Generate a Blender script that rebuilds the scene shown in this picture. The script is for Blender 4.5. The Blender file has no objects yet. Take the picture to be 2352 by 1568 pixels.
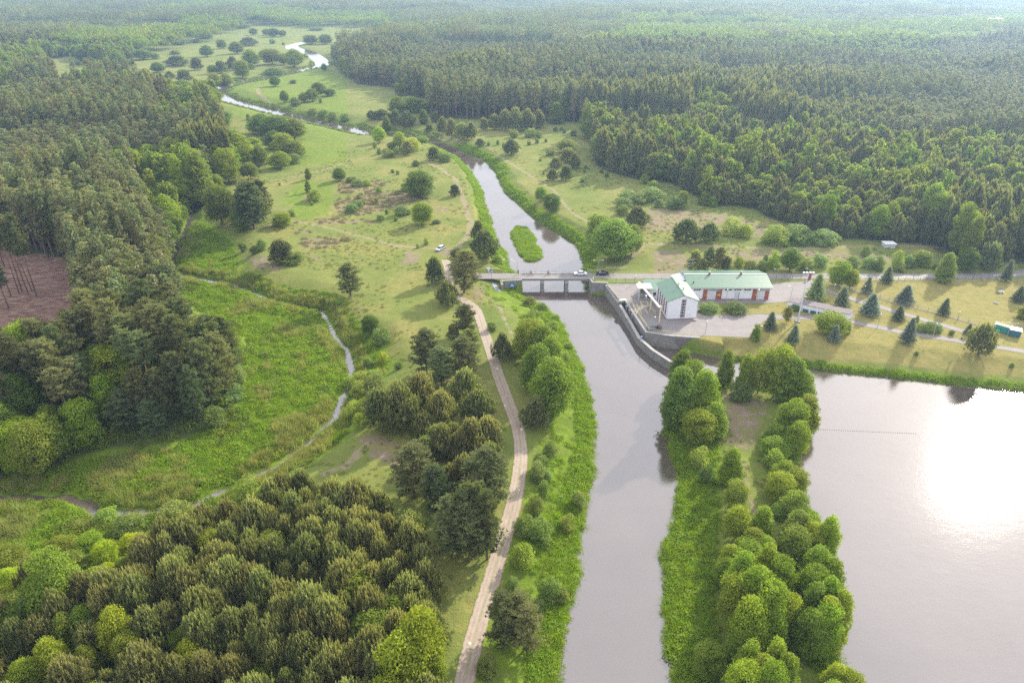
import bpy, math, random
import numpy as np
from mathutils import Vector, Matrix

# ------------------------------------------------------------------ camera, world, sun, exposure
scene = bpy.context.scene
COL = scene.collection
R = math.radians
CAM_H = 95.0; PITCH = R(28.5); FPX = 1568.0; CXP = 1176.0; CYP = 784.0
cam_d = bpy.data.cameras.new("camera"); cam = bpy.data.objects.new("camera", cam_d); COL.objects.link(cam)
cam.location = (0, 0, CAM_H); cam.rotation_euler = (math.pi/2 - PITCH, 0, 0)
cam_d.sensor_width = 36; cam_d.lens = 24; cam_d.clip_start = 0.5; cam_d.clip_end = 12000
scene.camera = cam
SUN_EL, SUN_AZ = R(28.5), R(41.3)           # azimuth measured from +Y towards +X
world = bpy.data.worlds.new("World"); scene.world = world; world.use_nodes = True
wt = world.node_tree; wt.nodes.clear()
sky = wt.nodes.new("ShaderNodeTexSky"); sky.sky_type = 'NISHITA'; sky.sun_disc = False
sky.sun_elevation = SUN_EL; sky.sun_rotation = SUN_AZ; sky.air_density = 1.0; sky.dust_density = 1.2; sky.ozone_density = 1.0
bg = wt.nodes.new("ShaderNodeBackground"); bg.inputs[1].default_value = 0.15
# thin high cloud: a pale veil mixed over the clear sky
veil = wt.nodes.new("ShaderNodeMix"); veil.data_type = 'RGBA'; veil.inputs[0].default_value = 0.65
veil.inputs[7].default_value = (9.3, 9.0, 9.15, 1)
wo = wt.nodes.new("ShaderNodeOutputWorld")
wt.links.new(sky.outputs[0], veil.inputs[6]); wt.links.new(veil.outputs[2], bg.inputs[0]); wt.links.new(bg.outputs[0], wo.inputs[0])
sun_d = bpy.data.lights.new("sun", 'SUN'); sun_d.energy = 5.0; sun_d.angle = R(1.6); sun_d.color = (1.0, 0.91, 0.77)
sun = bpy.data.objects.new("sun", sun_d); COL.objects.link(sun)
sd = Vector((math.sin(SUN_AZ)*math.cos(SUN_EL), math.cos(SUN_AZ)*math.cos(SUN_EL), math.sin(SUN_EL)))
sun.rotation_euler = sd.to_track_quat('Z', 'Y').to_euler(); sun.location = (0, 0, 300)
vs = scene.view_settings
vs.view_transform = 'Standard'; vs.look = 'None'; vs.gamma = 1; vs.use_curve_mapping = False; vs.exposure = 0.7
scene.cycles.use_denoising = False; scene.render.filter_size = 1.2; scene.cycles.max_bounces = 6; scene.cycles.diffuse_bounces = 4; scene.cycles.glossy_bounces = 2
scene.cycles.transmission_bounces = 3; scene.cycles.volume_bounces = 0; scene.cycles.transparent_max_bounces = 4

# ------------------------------------------------------------------ survey: photograph pixels -> ground metres
cp, sp = math.cos(PITCH), math.sin(PITCH)
WZ = -4.0
KREG = {'0':(0,0,1),'1':(1081.9,545.7,.24),'2':(1505.3,564.5,.2),'3':(1881.6,564.5,.21),'4':(1458.2,602.1,.14),'A':(0,0,.34014),
        'B':(799.7,0,.34014),'C':(1552.3,0,.34014),'D':(0,470.4,.34014),'E':(470.4,376.3,.34014),'F':(0,1003.8,.36),
        'G':(799.7,846.7,.46),'H':(1505.3,752.6,.52)}
def px(k, x, y): a = KREG[k]; return (a[0]+x*a[2], a[1]+y*a[2])
def gp(u, v, z=0.0):
    a = (u-CXP)/FPX; b = -(v-CYP)/FPX
    dz = -sp+b*cp
    t = (z-CAM_H)/dz
    return (a*t, (cp+b*sp)*t)
def G(k, x, y, z=0.0): return gp(*px(k, x, y), z)
def pj(x, y, z):
    dz = z-CAM_H; w = y*cp-dz*sp
    return CXP+FPX*x/w, CYP-FPX*(y*sp+dz*cp)/w
def poly_in(P, X, Y):
    P = np.asarray(P, float); X = np.asarray(X, float); Y = np.asarray(Y, float)
    ins = np.zeros(X.shape, bool); n = len(P)
    for i in range(n):
        x0, y0 = P[i]; x1, y1 = P[(i+1) % n]
        if y0 == y1: continue
        c = ((y0 > Y) != (y1 > Y)) & (X < (x1-x0)*(Y-y0)/(y1-y0)+x0)
        ins ^= c
    return ins
def line_dist(P, X, Y, closed=False):
    P = np.asarray(P, float); D = np.full(np.shape(X), 1e9); n = len(P)
    for i in range(n if closed else n-1):
        ax, ay = P[i][:2]; bx, by = P[(i+1) % n][:2]
        dx, dy = bx-ax, by-ay; L = dx*dx+dy*dy+1e-9
        t = np.clip(((X-ax)*dx+(Y-ay)*dy)/L, 0, 1)
        D = np.minimum(D, (X-ax-t*dx)**2+(Y-ay-t*dy)**2)
    return np.sqrt(D)
def sdf(P, X, Y):
    d = line_dist(P, X, Y, True)
    return np.where(poly_in(P, X, Y), -d, d)
def stroke_sdf(P, X, Y):            # P: (x, y, halfwidth)
    D = np.full(np.shape(X), 1e9)
    for i in range(len(P)-1):
        ax, ay, aw = P[i]; bx, by, bw = P[i+1]
        dx, dy = bx-ax, by-ay; L = dx*dx+dy*dy+1e-9
        t = np.clip(((X-ax)*dx+(Y-ay)*dy)/L, 0, 1)
        D = np.minimum(D, np.hypot(X-ax-t*dx, Y-ay-t*dy)-(aw+(bw-aw)*t))
    return D
def smooth(a, b, x):
    t = np.clip((x-a)/(b-a), 0, 1); return t*t*(3-2*t)
_rs = np.random.RandomState(5)
_NG = _rs.rand(256, 256)
def vnoise(X, Y, s):
    x = np.asarray(X)/s; y = np.asarray(Y)/s
    xi = np.floor(x).astype(int); yi = np.floor(y).astype(int); fx = x-xi; fy = y-yi
    fx = fx*fx*(3-2*fx); fy = fy*fy*(3-2*fy)
    a = _NG[xi % 256, yi % 256]; b = _NG[(xi+1) % 256, yi % 256]; c = _NG[xi % 256, (yi+1) % 256]; d = _NG[(xi+1) % 256, (yi+1) % 256]
    return (a*(1-fx)+b*fx)*(1-fy)+(c*(1-fx)+d*fx)*fy
def fbm(X, Y, s): return (vnoise(X, Y, s)*.55+vnoise(X, Y, s/2.1)*.28+vnoise(X, Y, s/4.3)*.17)

# the concrete walls of the hydro plant (plan view)
DIV = [G('1', 1290, 450, -.3), G('1', 1425, 640, -.9), G('1', 1520, 800, -1.3), G('1', 1610, 960, -1.4), G('1', 1740, 1075, -1.4), G('1', 1925, 1195, -1.5)]
DIVZ = [-.3, -.9, -1.3, -1.4, -1.4, -1.5]
RW = [G('1', 1490, 600, 0), G('1', 1580, 745, 0), G('1', 1688, 905, 0), G('1', 1900, 935, 0), G('1', 2185, 955, 0)]
YARD = [(33.2, 216.6), (86, 216.6)] + [G('2', *p) for p in [(1700,412),(1790,385),(1900,490),(1735,590),(1510,645),(1270,657),(510,662),(530,800),(900,798),(1230,786),(1560,800),(1900,802),(1880,850),(1560,838),(1400,842),(1250,862),(1190,905),(1140,975),(1078,1052),(530,1030)]] + [G('1', *p) for p in [(2180,950),(1900,932),(1695,902),(1588,745),(1498,602),(1440,612),(1302,462)]]
BX0, BX1, BY0, BY1 = 3.6, 27.6, 220.9, 225.8        # bridge deck
def mp(L, z=WZ): return [gp(u, v, z) for u, v in L]
left_bank = mp([(1270,1700),(1278,1568),(1290,1450),(1310,1360),(1325,1290),(1335,1200),(1350,1140),(1360,1060),(1364,980),(1350,900),(1338,860),(1310,800),(1292,760),(1283,735),(1255,712),(1222,692)])
RIVER = left_bank + [(3.6,214.0),(3.6,226.5)] + mp([(1195,640),(1165,622),(1158,580),(1140,560),(1125,510),(1105,440),(1080,395),(1050,365),(1010,345),(970,325),
        (985,312),(1010,325),(1060,344),(1112,366),(1138,392),(1152,418),(1162,440),(1215,490),(1262,522),(1322,557),(1338,580),(1342,612),(1335,640)]) + \
        [(27.6,226.5),(27.6,216.9),(31.2,216.5)] + [(x-.1, y) for x, y in DIV] + mp([(1545,850),(1535,900),(1528,960),(1540,1030),(1562,1090),(1552,1160),(1547,1200),(1532,1250),(1530,1380),(1522,1400),(1537,1500),(1557,1568),(1580,1700)])
TAIL = [DIV[1], RW[0]] + RW[1:4] + [G('1', 1940, 1000, WZ), G('1', 2010, 1075, WZ), G('1', 2200, 1110, WZ)] + mp([(1690,830),(1840,840),(1830,905),(1700,886),(1620,880),(1562,880),(1545,850)]) + [DIV[-1], DIV[-2], DIV[-3], DIV[-4]]
LAKE = mp([(1838,838),(1900,849),(2000,859),(2130,873),(2250,886),(2352,896),(2600,925),(3200,1010),(3400,1700),(1990,1760),(1950,1568),(1925,1530),(1915,1480),(1935,1400),(1930,1350),(1905,1300),(1890,1220),(1862,1180),(1835,1165),(1822,1120),(1825,1060),(1842,1000),(1850,950),(1845,905),(1830,890)])
ISLET = mp([(1178,535),(1188,522),(1205,525),(1222,540),(1228,552),(1222,562),(1240,575),(1243,590),(1230,598),(1215,600),(1200,585),(1185,560)])
ST_R = [gp(u, v, WZ)+(w,) for u, v, w in [(985,320,5.5),(960,316,6.5),(900,312,7),(850,309,8),(780,293,8),(700,275,8),(620,256,8),(560,241,8),(515,228,8),(499,214,8),(512,200,8),(545,192,8),(600,182,8),(650,172,7),(700,160,8),(742,152,10),(735,138,9),(712,122,9),(675,112,10),(668,106,9),(692,99,8),(705,96,4)]]
ST_S = [gp(u, v, -3.7)+(w,) for u, v, w in [(445,480,1.2),(430,520,1.5),(412,560,1.8),(396,600,1.4),(402,622,1.2),(428,635,1.6),(480,643,1.9),(530,652,1.2),(580,670,.9),(625,690,1.1),(680,702,.8),(735,712,.8),(755,740,.9),(770,775,.9),(797,800,1.0),(806,850,1.1),(800,890,.9),(778,932,1.3),(768,958,1.0),(745,978,1.2),(708,1016,.9),(640,1066,.9),(560,1106,1.0),(500,1130,.9),(450,1155,1.3),(400,1166,.8),(330,1176,.9),(262,1180,1.5),(222,1178,1.9),(205,1158,1.8),(150,1142,1.3),(60,1140,1.3),(-40,1142,1.2),(-200,1150,1.2)]]
ST_S = [(x, y, w*.68) for x, y, w in ST_S]
WETM = [gp(u, v, -3.0) for u, v in [(440,480),(480,520),(540,560),(560,640),(640,665),(740,695),(800,760),(870,790),(900,850),(860,900),(800,1010),(700,1080),(560,1140),(300,1250),(-60,1290),(-250,1280),(-250,1060),(0,1050),(180,1020),(400,1000),(540,940),(560,780),(470,730),(410,690),(390,620),(400,540)]]
MEADN = mp([(385,180),(110,175),(150,140),(300,130),(340,105),(480,75),(560,45),(895,50),(885,75),(760,100),(755,150),(600,185),(500,215)], 0)
YARDZ = [(26,160),(26,228),(300,228),(300,130),(110,150),(62,168)]    # levelled ground of the plant
ISLAND = mp([(1560,870),(1830,880),(1850,1000),(1830,1100),(1870,1180),(1930,1350),(1920,1500),(1960,1620),(1570,1620),(1530,1400),(1540,1200),(1560,1090),(1530,960)], -3)

def water_sdf(X, Y):
    d = np.minimum(sdf(RIVER, X, Y), np.minimum(sdf(TAIL, X, Y), sdf(LAKE, X, Y)))
    d = np.maximum(d, -sdf(ISLET, X, Y))
    far = stroke_sdf(ST_R, X, Y)
    return np.minimum(d, far)
def height(X, Y, full=False):
    X = np.asarray(X, float); Y = np.asarray(Y, float)
    hard = (X > 27.0) & (X < 62) & (Y > 172) & (Y < 232) | ((X > 27) & (X < 47.5) & (Y > 162) & (Y < 174)) | ((X > 2) & (X < 29) & (Y > 218.5) & (Y < 228.5))
    wob = (fbm(X, Y, 6)-.5)*2.4*np.where(hard, 0, 1)
    dm = water_sdf(X, Y)+wob
    ds = stroke_sdf(ST_S, X, Y)+(vnoise(X, Y, 3)-.5)*1.1
    yard = smooth(-1, 2, -sdf(YARDZ, X, Y))
    und = (fbm(X, Y, 38)-.5)*1.6 + (vnoise(X, Y, 4)-.5)*.25
    und = und*(1-yard) + np.where(Y > 900, (fbm(X, Y, 420)-.5)*10*smooth(900, 1800, Y), 0)
    road = line_dist(ROAD, X, Y); und = und*smooth(1.5, 7, np.minimum(road, np.where((Y > 219) & (Y < 228) & (X > -20), 0, 99)))
    tgt = und.copy()
    wet = smooth(-9, 5, -sdf(WETM, X, Y)); tgt = tgt*(1-wet)+(-3.15+(vnoise(X, Y, 5)-.5)*.4+(vnoise(X, Y, 2.3)-.4)*.7)*wet
    mn = smooth(-20, 15, -sdf(MEADN, X, Y)); tgt = tgt*(1-mn)+(-2.4)*mn
    isl = smooth(-2, 4, -sdf(ISLAND, X, Y)); tgt = tgt*(1-isl)+(-2.4+(vnoise(X, Y, 6)-.5)*.6)*isl
    islet = sdf(ISLET, X, Y) < 2; tgt = np.where(islet, -3.5, tgt)
    s = np.where(Y > 228, 7.0, 17.0); s = np.where(X > 50, 11.0, s); s = np.where(Y > 450, 14, s)
    s = np.where(hard, 0.9, s)
    h = WZ+.12+(tgt-WZ-.12)*np.clip(dm/s, 0, 1)**.8
    h = np.where(dm < 0, WZ+.12-1.6*np.clip(-dm/1.6, 0, 1), h)
    ym = smooth(2.2, .3, sdf(YARD, X, Y))*np.where(hard & (dm < 1.2), 0, 1); h = h*(1-ym)-.02*ym
    h2 = WZ+.1+(h-WZ-.1)*smooth(0, 5, ds)
    h2 = np.where(ds < 0, WZ-1.2*np.clip(-ds/.8, 0, 1)+.1, h2)
    h = np.minimum(h, h2)
    if full: return h, dm, ds, wet
    return h
ROADPX = [(1052,1700),(1065,1568),(1095,1440),(1140,1290),(1180,1150),(1196,1050),(1190,985),(1170,930),(1146,865),(1125,800),(1108,750),(1094,712),(1070,692),(1045,680),(1032,655),(1030,620),(1022,597)]
ROAD = [gp(u, v, 0) for u, v in ROADPX]
def hz1(x, y): return float(height(np.array([x]), np.array([y]))[0])
def ground_at(u, v):
    z = 0.0
    for _ in range(14):
        x, y = gp(u, v, z); z += .6*(hz1(x, y)-z)
    return x, y, hz1(x, y)
def top_height(x, y, z0, v):
    lo, hi = 0.2, 45
    for _ in range(40):
        m = (lo+hi)/2
        if pj(x, y, z0+m)[1] > v: lo = m
        else: hi = m
    return lo

# ------------------------------------------------------------------ tagging helpers
def tag(o, label=None, cat=None, group=None, kind=None):
    if label: o["label"] = label
    if cat: o["category"] = cat
    if group: o["group"] = group
    if kind: o["kind"] = kind
    return o
def thing(name, label, cat, loc=(0,0,0), rz=0, group=None):
    o = bpy.data.objects.new(name, None); COL.objects.link(o); o.location = loc; o.rotation_euler = (0,0,rz)
    o.empty_display_size = .2
    return tag(o, label, cat, group)
def mesh_np(name, V, Q, mats, midx=None, attrs=None, smooth_sh=False):
    V = np.asarray(V, np.float32); me = bpy.data.meshes.new(name)
    Q = [np.asarray(q, np.int32) for q in (Q if isinstance(Q, list) else [Q]) if len(q)]
    me.vertices.add(len(V)); me.vertices.foreach_set("co", V.ravel())
    loops = np.concatenate([q.ravel() for q in Q]); tot = np.concatenate([np.full(len(q), q.shape[1]) for q in Q])
    me.loops.add(len(loops)); me.loops.foreach_set("vertex_index", loops)
    me.polygons.add(len(tot)); st = np.concatenate([[0], np.cumsum(tot)[:-1]]).astype(np.int32)
    me.polygons.foreach_set("loop_start", st); me.polygons.foreach_set("loop_total", tot.astype(np.int32))
    for m in (mats if isinstance(mats, list) else [mats]): me.materials.append(m)
    if midx is not None: me.polygons.foreach_set("material_index", np.asarray(midx, np.int32))
    if smooth_sh: me.polygons.foreach_set("use_smooth", np.ones(len(tot), bool))
    for k, (ty, a) in (attrs or {}).items():
        at = me.attributes.new(k, ty, 'POINT')
        if ty == 'FLOAT_VECTOR': at.data.foreach_set("vector", np.asarray(a, np.float32).ravel())
        else: at.data.foreach_set("value", np.asarray(a, np.int32 if ty == 'INT' else np.float32))
    me.update(calc_edges=True); me.validate(); return me
def link(name, me, parent=None, kind=None):
    o = bpy.data.objects.new(name, me); COL.objects.link(o)
    if parent: o.parent = parent
    if kind: o["kind"] = kind
    return o
class MB:
    """collects simple solids, becomes ONE mesh object"""
    def __init__(s): s.v = []; s.f = []
    def add(s, vs_, fs):
        n = len(s.v); s.v += [tuple(p) for p in vs_]; s.f += [tuple(i+n for i in f) for f in fs]; return s
    def box(s, x0, y0, z0, x1, y1, z1, rz=0, c=None):
        v = [(x0,y0,z0),(x1,y0,z0),(x1,y1,z0),(x0,y1,z0),(x0,y0,z1),(x1,y0,z1),(x1,y1,z1),(x0,y1,z1)]
        if rz:
            cx, cy = c or ((x0+x1)/2, (y0+y1)/2); k, q = math.cos(rz), math.sin(rz)
            v = [(cx+(x-cx)*k-(y-cy)*q, cy+(x-cx)*q+(y-cy)*k, z) for x, y, z in v]
        return s.add(v, [(0,3,2,1),(4,5,6,7),(0,1,5,4),(1,2,6,5),(2,3,7,6),(3,0,4,7)])
    def tube(s, pts, rad, n=8, cap=True):
        pts = [Vector(p) for p in pts]; rad = rad if isinstance(rad, (list, tuple)) else [rad]*len(pts)
        rings = []
        for i, p in enumerate(pts):
            d = (pts[min(i+1, len(pts)-1)]-pts[max(i-1, 0)]).normalized()
            a = d.orthogonal().normalized() if i == 0 else (rings[-1][1]-d*rings[-1][1].dot(d)).normalized()
            b = d.cross(a); rings.append(([p+(a*math.cos(2*math.pi*k/n)+b*math.sin(2*math.pi*k/n))*rad[i] for k in range(n)], a))
        v = [q for r in rings for q in r[0]]; f = []
        for i in range(len(pts)-1):
            for k in range(n): f.append((i*n+k, i*n+(k+1) % n, (i+1)*n+(k+1) % n, (i+1)*n+k))
        if cap: f += [tuple(range(n))[::-1], tuple((len(pts)-1)*n+k for k in range(n))]
        return s.add(v, f)
    def prism(s, poly, z0, z1):
        n = len(poly); v = [(x, y, z0) for x, y in poly]+[(x, y, z1) for x, y in poly]
        return s.add(v, [tuple(range(n))[::-1], tuple(range(n, 2*n))]+[(i, (i+1) % n, n+(i+1) % n, n+i) for i in range(n)])
    def xprism(s, prof, x0, x1):        # profile in (y,z), swept along x
        n = len(prof); v = [(x0, y, z) for y, z in prof]+[(x1, y, z) for y, z in prof]
        return s.add(v, [tuple(range(n)), tuple(range(n, 2*n))[::-1]]+[(i, n+i, n+(i+1) % n, (i+1) % n) for i in range(n)])
    def sphere(s, c, r, sx=1, sy=1, sz=1, n=10, m=6):
        v = [(c[0], c[1], c[2]-r*sz)]; f = []
        for i in range(1, m):
            t = math.pi*i/m
            for k in range(n): a = 2*math.pi*k/n; v.append((c[0]+r*sx*math.sin(t)*math.cos(a), c[1]+r*sy*math.sin(t)*math.sin(a), c[2]-r*sz*math.cos(t)))
        v.append((c[0], c[1], c[2]+r*sz)); L = len(v)-1
        for k in range(n):
            f.append((0, 1+(k+1) % n, 1+k)); f.append((L, 1+(m-2)*n+k, 1+(m-2)*n+(k+1) % n))
            for i in range(m-2): f.append((1+i*n+k, 1+i*n+(k+1) % n, 1+(i+1)*n+(k+1) % n, 1+(i+1)*n+k))
        return s.add(v, f)
    def lathe(s, prof, c=(0,0,0), n=14, axis='z'):
        v = []; f = []
        for r, h in prof:
            for k in range(n):
                a = 2*math.pi*k/n; p = (r*math.cos(a), r*math.sin(a), h)
                if axis == 'y': p = (p[0], p[2], p[1])
                if axis == 'x': p = (p[2], p[0], p[1])
                v.append((c[0]+p[0], c[1]+p[1], c[2]+p[2]))
        for i in range(len(prof)-1):
            for k in range(n): f.append((i*n+k, i*n+(k+1) % n, (i+1)*n+(k+1) % n, (i+1)*n+k))
        return s.add(v, f)
    def build(s, name, m, parent=None, sm=False, bev=0, kind=None):
        me = bpy.data.meshes.new(name); me.from_pydata(s.v, [], s.f); me.materials.append(m); me.update()
        import bmesh
        bm = bmesh.new(); bm.from_mesh(me); bmesh.ops.recalc_face_normals(bm, faces=bm.faces); bm.to_mesh(me); bm.free()
        if sm: me.polygons.foreach_set("use_smooth", np.ones(len(me.polygons), bool))
        o = link(name, me, parent, kind)
        if bev:
            b = o.modifiers.new("bevel", 'BEVEL'); b.width = bev; b.segments = 2; b.limit_method = 'ANGLE'
        return o

# ------------------------------------------------------------------ materials
def newmat(name):
    m = bpy.data.materials.new(name); m.use_nodes = True; nt = m.node_tree
    b = nt.nodes["Principled BSDF"]; return m, nt, b
def N(nt, t, **kw):
    n = nt.nodes.new(t)
    for k, v in kw.items(): setattr(n, k, v)
    return n
def noise(nt, vec, scale, detail=4, rough=.6):
    n = N(nt, "ShaderNodeTexNoise"); n.inputs["Scale"].default_value = scale; n.inputs["Detail"].default_value = detail; n.inputs["Roughness"].default_value = rough
    if vec is not None: nt.links.new(vec, n.inputs["Vector"])
    return n.outputs["Fac"]
def ramp(nt, fac, stops):
    r = N(nt, "ShaderNodeValToRGB"); e = r.color_ramp.elements
    e[0].position, e[0].color = stops[0][0], (*stops[0][1], 1); e[1].position, e[1].color = stops[-1][0], (*stops[-1][1], 1)
    for p, c in stops[1:-1]: q = e.new(p); q.color = (*c, 1)
    nt.links.new(fac, r.inputs[0]); return r.outputs[0]
def mix(nt, fac, a, b, mode='MIX'):
    n = N(nt, "ShaderNodeMix", data_type='RGBA', blend_type=mode)
    for i, s in ((0, fac), (6, a), (7, b)):
        if isinstance(s, (int, float)): n.inputs[i].default_value = s
        elif isinstance(s, tuple): n.inputs[i].default_value = (*s, 1)
        else: nt.links.new(s, n.inputs[i])
    return n.outputs[2]
def attr(nt, name, inst=False):
    n = N(nt, "ShaderNodeAttribute", attribute_name=name); return n.outputs["Fac"]
def maprange(nt, v, a, b, c=0, d=1):
    n = N(nt, "ShaderNodeMapRange"); nt.links.new(v, n.inputs[0])
    for i, q in enumerate((a, b, c, d)): n.inputs[i+1].default_value = q
    return n.outputs[0]
def plain(name, col, rough=.6, metal=0, var=.15, scale=3, bump=.0, col2=None, spec=.5):
    m, nt, b = newmat(name)
    tc = N(nt, "ShaderNodeTexCoord").outputs["Object"]
    c2 = col2 or tuple(max(0, q*(1-var*2)) for q in col)
    f = noise(nt, tc, scale, 6, .65)
    nt.links.new(ramp(nt, f, [(.3, c2), (.65, col)]), b.inputs["Base Color"])
    b.inputs["Roughness"].default_value = rough; b.inputs["Metallic"].default_value = metal; b.inputs["Specular IOR Level"].default_value = spec
    if bump:
        bn = N(nt, "ShaderNodeBump"); bn.inputs["Strength"].default_value = bump; bn.inputs["Distance"].default_value = .05
        nt.links.new(noise(nt, tc, scale*6, 4), bn.inputs["Height"]); nt.links.new(bn.outputs[0], b.inputs["Normal"])
    return m
def leafmat(name, dark, mid, light, trans=.35, rough=.55, huevar=.10):
    m, nt, b = newmat(name)
    t = attr(nt, "tint")
    oi = N(nt, "ShaderNodeObjectInfo")
    c = ramp(nt, t, [(0, dark), (.5, mid), (1, light)])
    v = maprange(nt, oi.outputs["Random"], 0, 1, 1-huevar*2.2, 1+huevar*2.2)
    h = N(nt, "ShaderNodeHueSaturation"); nt.links.new(c, h.inputs["Color"]); nt.links.new(v, h.inputs["Value"])
    r2 = N(nt, "ShaderNodeMath", operation='FRACT'); r3 = N(nt, "ShaderNodeMath", operation='MULTIPLY'); r3.inputs[1].default_value = 7.31
    nt.links.new(oi.outputs["Random"], r3.inputs[0]); nt.links.new(r3.outputs[0], r2.inputs[0])
    nt.links.new(maprange(nt, r2.outputs[0], 0, 1, .5-huevar*.32, .5+huevar*.22), h.inputs["Hue"])
    col = mix(nt, 1.0, h.outputs[0], oi.outputs["Color"], 'MULTIPLY')
    nt.links.new(col, b.inputs["Base Color"]); b.inputs["Roughness"].default_value = rough; b.inputs["Specular IOR Level"].default_value = .12
    tr = N(nt, "ShaderNodeBsdfTranslucent"); tc = mix(nt, 1.0, col, (1.25, 1.35, .55), 'MULTIPLY'); nt.links.new(tc, tr.inputs[0])
    ms = N(nt, "ShaderNodeMixShader"); ms.inputs[0].default_value = trans
    nt.links.new(b.outputs[0], ms.inputs[1]); nt.links.new(tr.outputs[0], ms.inputs[2])
    nt.links.new(ms.outputs[0], nt.nodes["Material Output"].inputs[0]); return m
M = {}
M['dec'] = leafmat("broad_leaves", (.10,.145,.018), (.17,.23,.028), (.29,.35,.055), .5, huevar=.07)
M['shrub'] = leafmat("shrub_leaves", (.12,.17,.045), (.19,.25,.065), (.28,.34,.10), .45, huevar=.07)
M['pine'] = leafmat("pine_needles", (.10,.125,.052), (.165,.19,.08), (.26,.27,.125), .38, huevar=.13)
M['bpine'] = leafmat("young_pine_needles", (.10,.122,.045), (.17,.192,.07), (.37,.375,.15), .38, huevar=.09)
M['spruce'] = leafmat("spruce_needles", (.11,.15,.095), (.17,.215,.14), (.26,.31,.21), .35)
M['grass'] = leafmat("tall_grass", (.165,.25,.018), (.225,.335,.028), (.31,.42,.06), .5, huevar=.05)
M['reed'] = leafmat("reed_blades", (.19,.22,.06), (.28,.30,.10), (.40,.40,.18), .45)
M['heather'] = leafmat("heather_sprigs", (.16,.14,.08), (.23,.19,.12), (.30,.26,.15), .3)
def barkmat(name, lo, hi, z0, z1):
    m, nt, b = newmat(name); tc = N(nt, "ShaderNodeTexCoord").outputs["Object"]
    sx = N(nt, "ShaderNodeSeparateXYZ"); nt.links.new(tc, sx.inputs[0])
    f = maprange(nt, sx.outputs[2], z0, z1); c = mix(nt, f, lo, hi)
    n = noise(nt, tc, 5, 5, .7); c2 = mix(nt, maprange(nt, n, .3, .7), c, mix(nt, .5, c, (.03,.025,.02)))
    nt.links.new(c2, b.inputs["Base Color"]); b.inputs["Roughness"].default_value = .9; return m
M['bark'] = barkmat("grey_bark", (.10,.085,.065), (.13,.11,.085), 0, 8)
M['pbark'] = barkmat("pine_bark", (.15,.11,.085), (.34,.19,.11), 2, 13)
M['concrete'] = plain("concrete", (.25,.243,.235), .85, var=.2, scale=.9, bump=.4)
M['pave'] = plain("block_paving", (.225,.205,.20), .85, var=.10, scale=.35, bump=.3)
M['asphalt'] = plain("worn_asphalt", (.22,.205,.195), .85, var=.12, scale=.4, bump=.3)
M['white'] = plain("white_panel", (.74,.75,.80), .5, var=.04, scale=1)
M['whitem'] = plain("white_paint", (.8,.8,.8), .35, var=.03)
M['brick'] = plain("red_brick", (.33,.10,.07), .8, var=.15, scale=5)
M['maroon'] = plain("maroon_trim", (.16,.045,.06), .5, var=.1)
M['glass'] = plain("dark_glass", (.03,.035,.05), .12, var=.1, spec=.8)
M['pale'] = plain("pale_grey_metal", (.55,.56,.6), .5, var=.06)
M['grey'] = plain("galvanised_steel", (.42,.44,.46), .45, metal=.4, var=.1)
M['yellow'] = plain("faded_yellow_rail", (.55,.50,.30), .5, var=.1)
M['cream'] = plain("cream_paint", (.70,.56,.38), .5, var=.06)
M['dark'] = plain("dark_metal", (.05,.05,.06), .5, var=.1)
M['black'] = plain("black_paint", (.012,.013,.018), .22, var=.1)
M['rubber'] = plain("rubber", (.02,.02,.02), .8)
M['blue'] = plain("blue_sign", (.02,.18,.55), .4)
M['teal'] = plain("teal_paint", (.02,.25,.24), .5, var=.12)
M['tealdark'] = plain("teal_door", (.02,.12,.17), .5, var=.12)
M['felt'] = plain("grey_roofing_felt", (.20,.17,.175), .9, var=.2, scale=1.2)
M['wood'] = plain("weathered_wood", (.24,.17,.12), .85, var=.2, scale=3)
M['skin'] = plain("skin", (.5,.3,.22), .6)
M['cloth_dark'] = plain("dark_cloth", (.03,.035,.05), .9)
M['cloth_blue'] = plain("blue_cloth", (.05,.08,.2), .9)
M['redp'] = plain("red_paint", (.5,.05,.05), .5)
M['chrome'] = plain("light", (.75,.75,.75), .2)
M['sign_yellow'] = plain("yellow_sign", (.75,.5,.05), .5)
M['stone'] = plain("field_stone", (.5,.45,.4), .9, var=.2, scale=4)
# corrugated green roof
m, nt, b = newmat("green_roof_sheet"); tc = N(nt, "ShaderNodeTexCoord").outputs["Object"]
sx = N(nt, "ShaderNodeSeparateXYZ"); nt.links.new(tc, sx.inputs[0])
wv = N(nt, "ShaderNodeMath", operation='MULTIPLY'); nt.links.new(sx.outputs[0], wv.inputs[0]); wv.inputs[1].default_value = 16
wy = N(nt, "ShaderNodeMath", operation='MULTIPLY'); nt.links.new(sx.outputs[1], wy.inputs[0]); wy.inputs[1].default_value = 9
s1 = N(nt, "ShaderNodeMath", operation='SINE'); nt.links.new(wv.outputs[0], s1.inputs[0])
s2 = N(nt, "ShaderNodeMath", operation='SINE'); nt.links.new(wy.outputs[0], s2.inputs[0])
ad = N(nt, "ShaderNodeMath", operation='ADD'); nt.links.new(s1.outputs[0], ad.inputs[0]); nt.links.new(s2.outputs[0], ad.inputs[1])
bn = N(nt, "ShaderNodeBump"); bn.inputs["Strength"].default_value = .18; bn.inputs["Distance"].default_value = .05; nt.links.new(ad.outputs[0], bn.inputs["Height"])
nt.links.new(bn.outputs[0], b.inputs["Normal"]); nt.links.new(ramp(nt, noise(nt, tc, 1.5, 5), [(.3, (.07,.148,.094)), (.7, (.095,.185,.122))]), b.inputs["Base Color"])
b.inputs["Roughness"].default_value = .33; b.inputs["Specular IOR Level"].default_value = .6; M['roof'] = m
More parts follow.
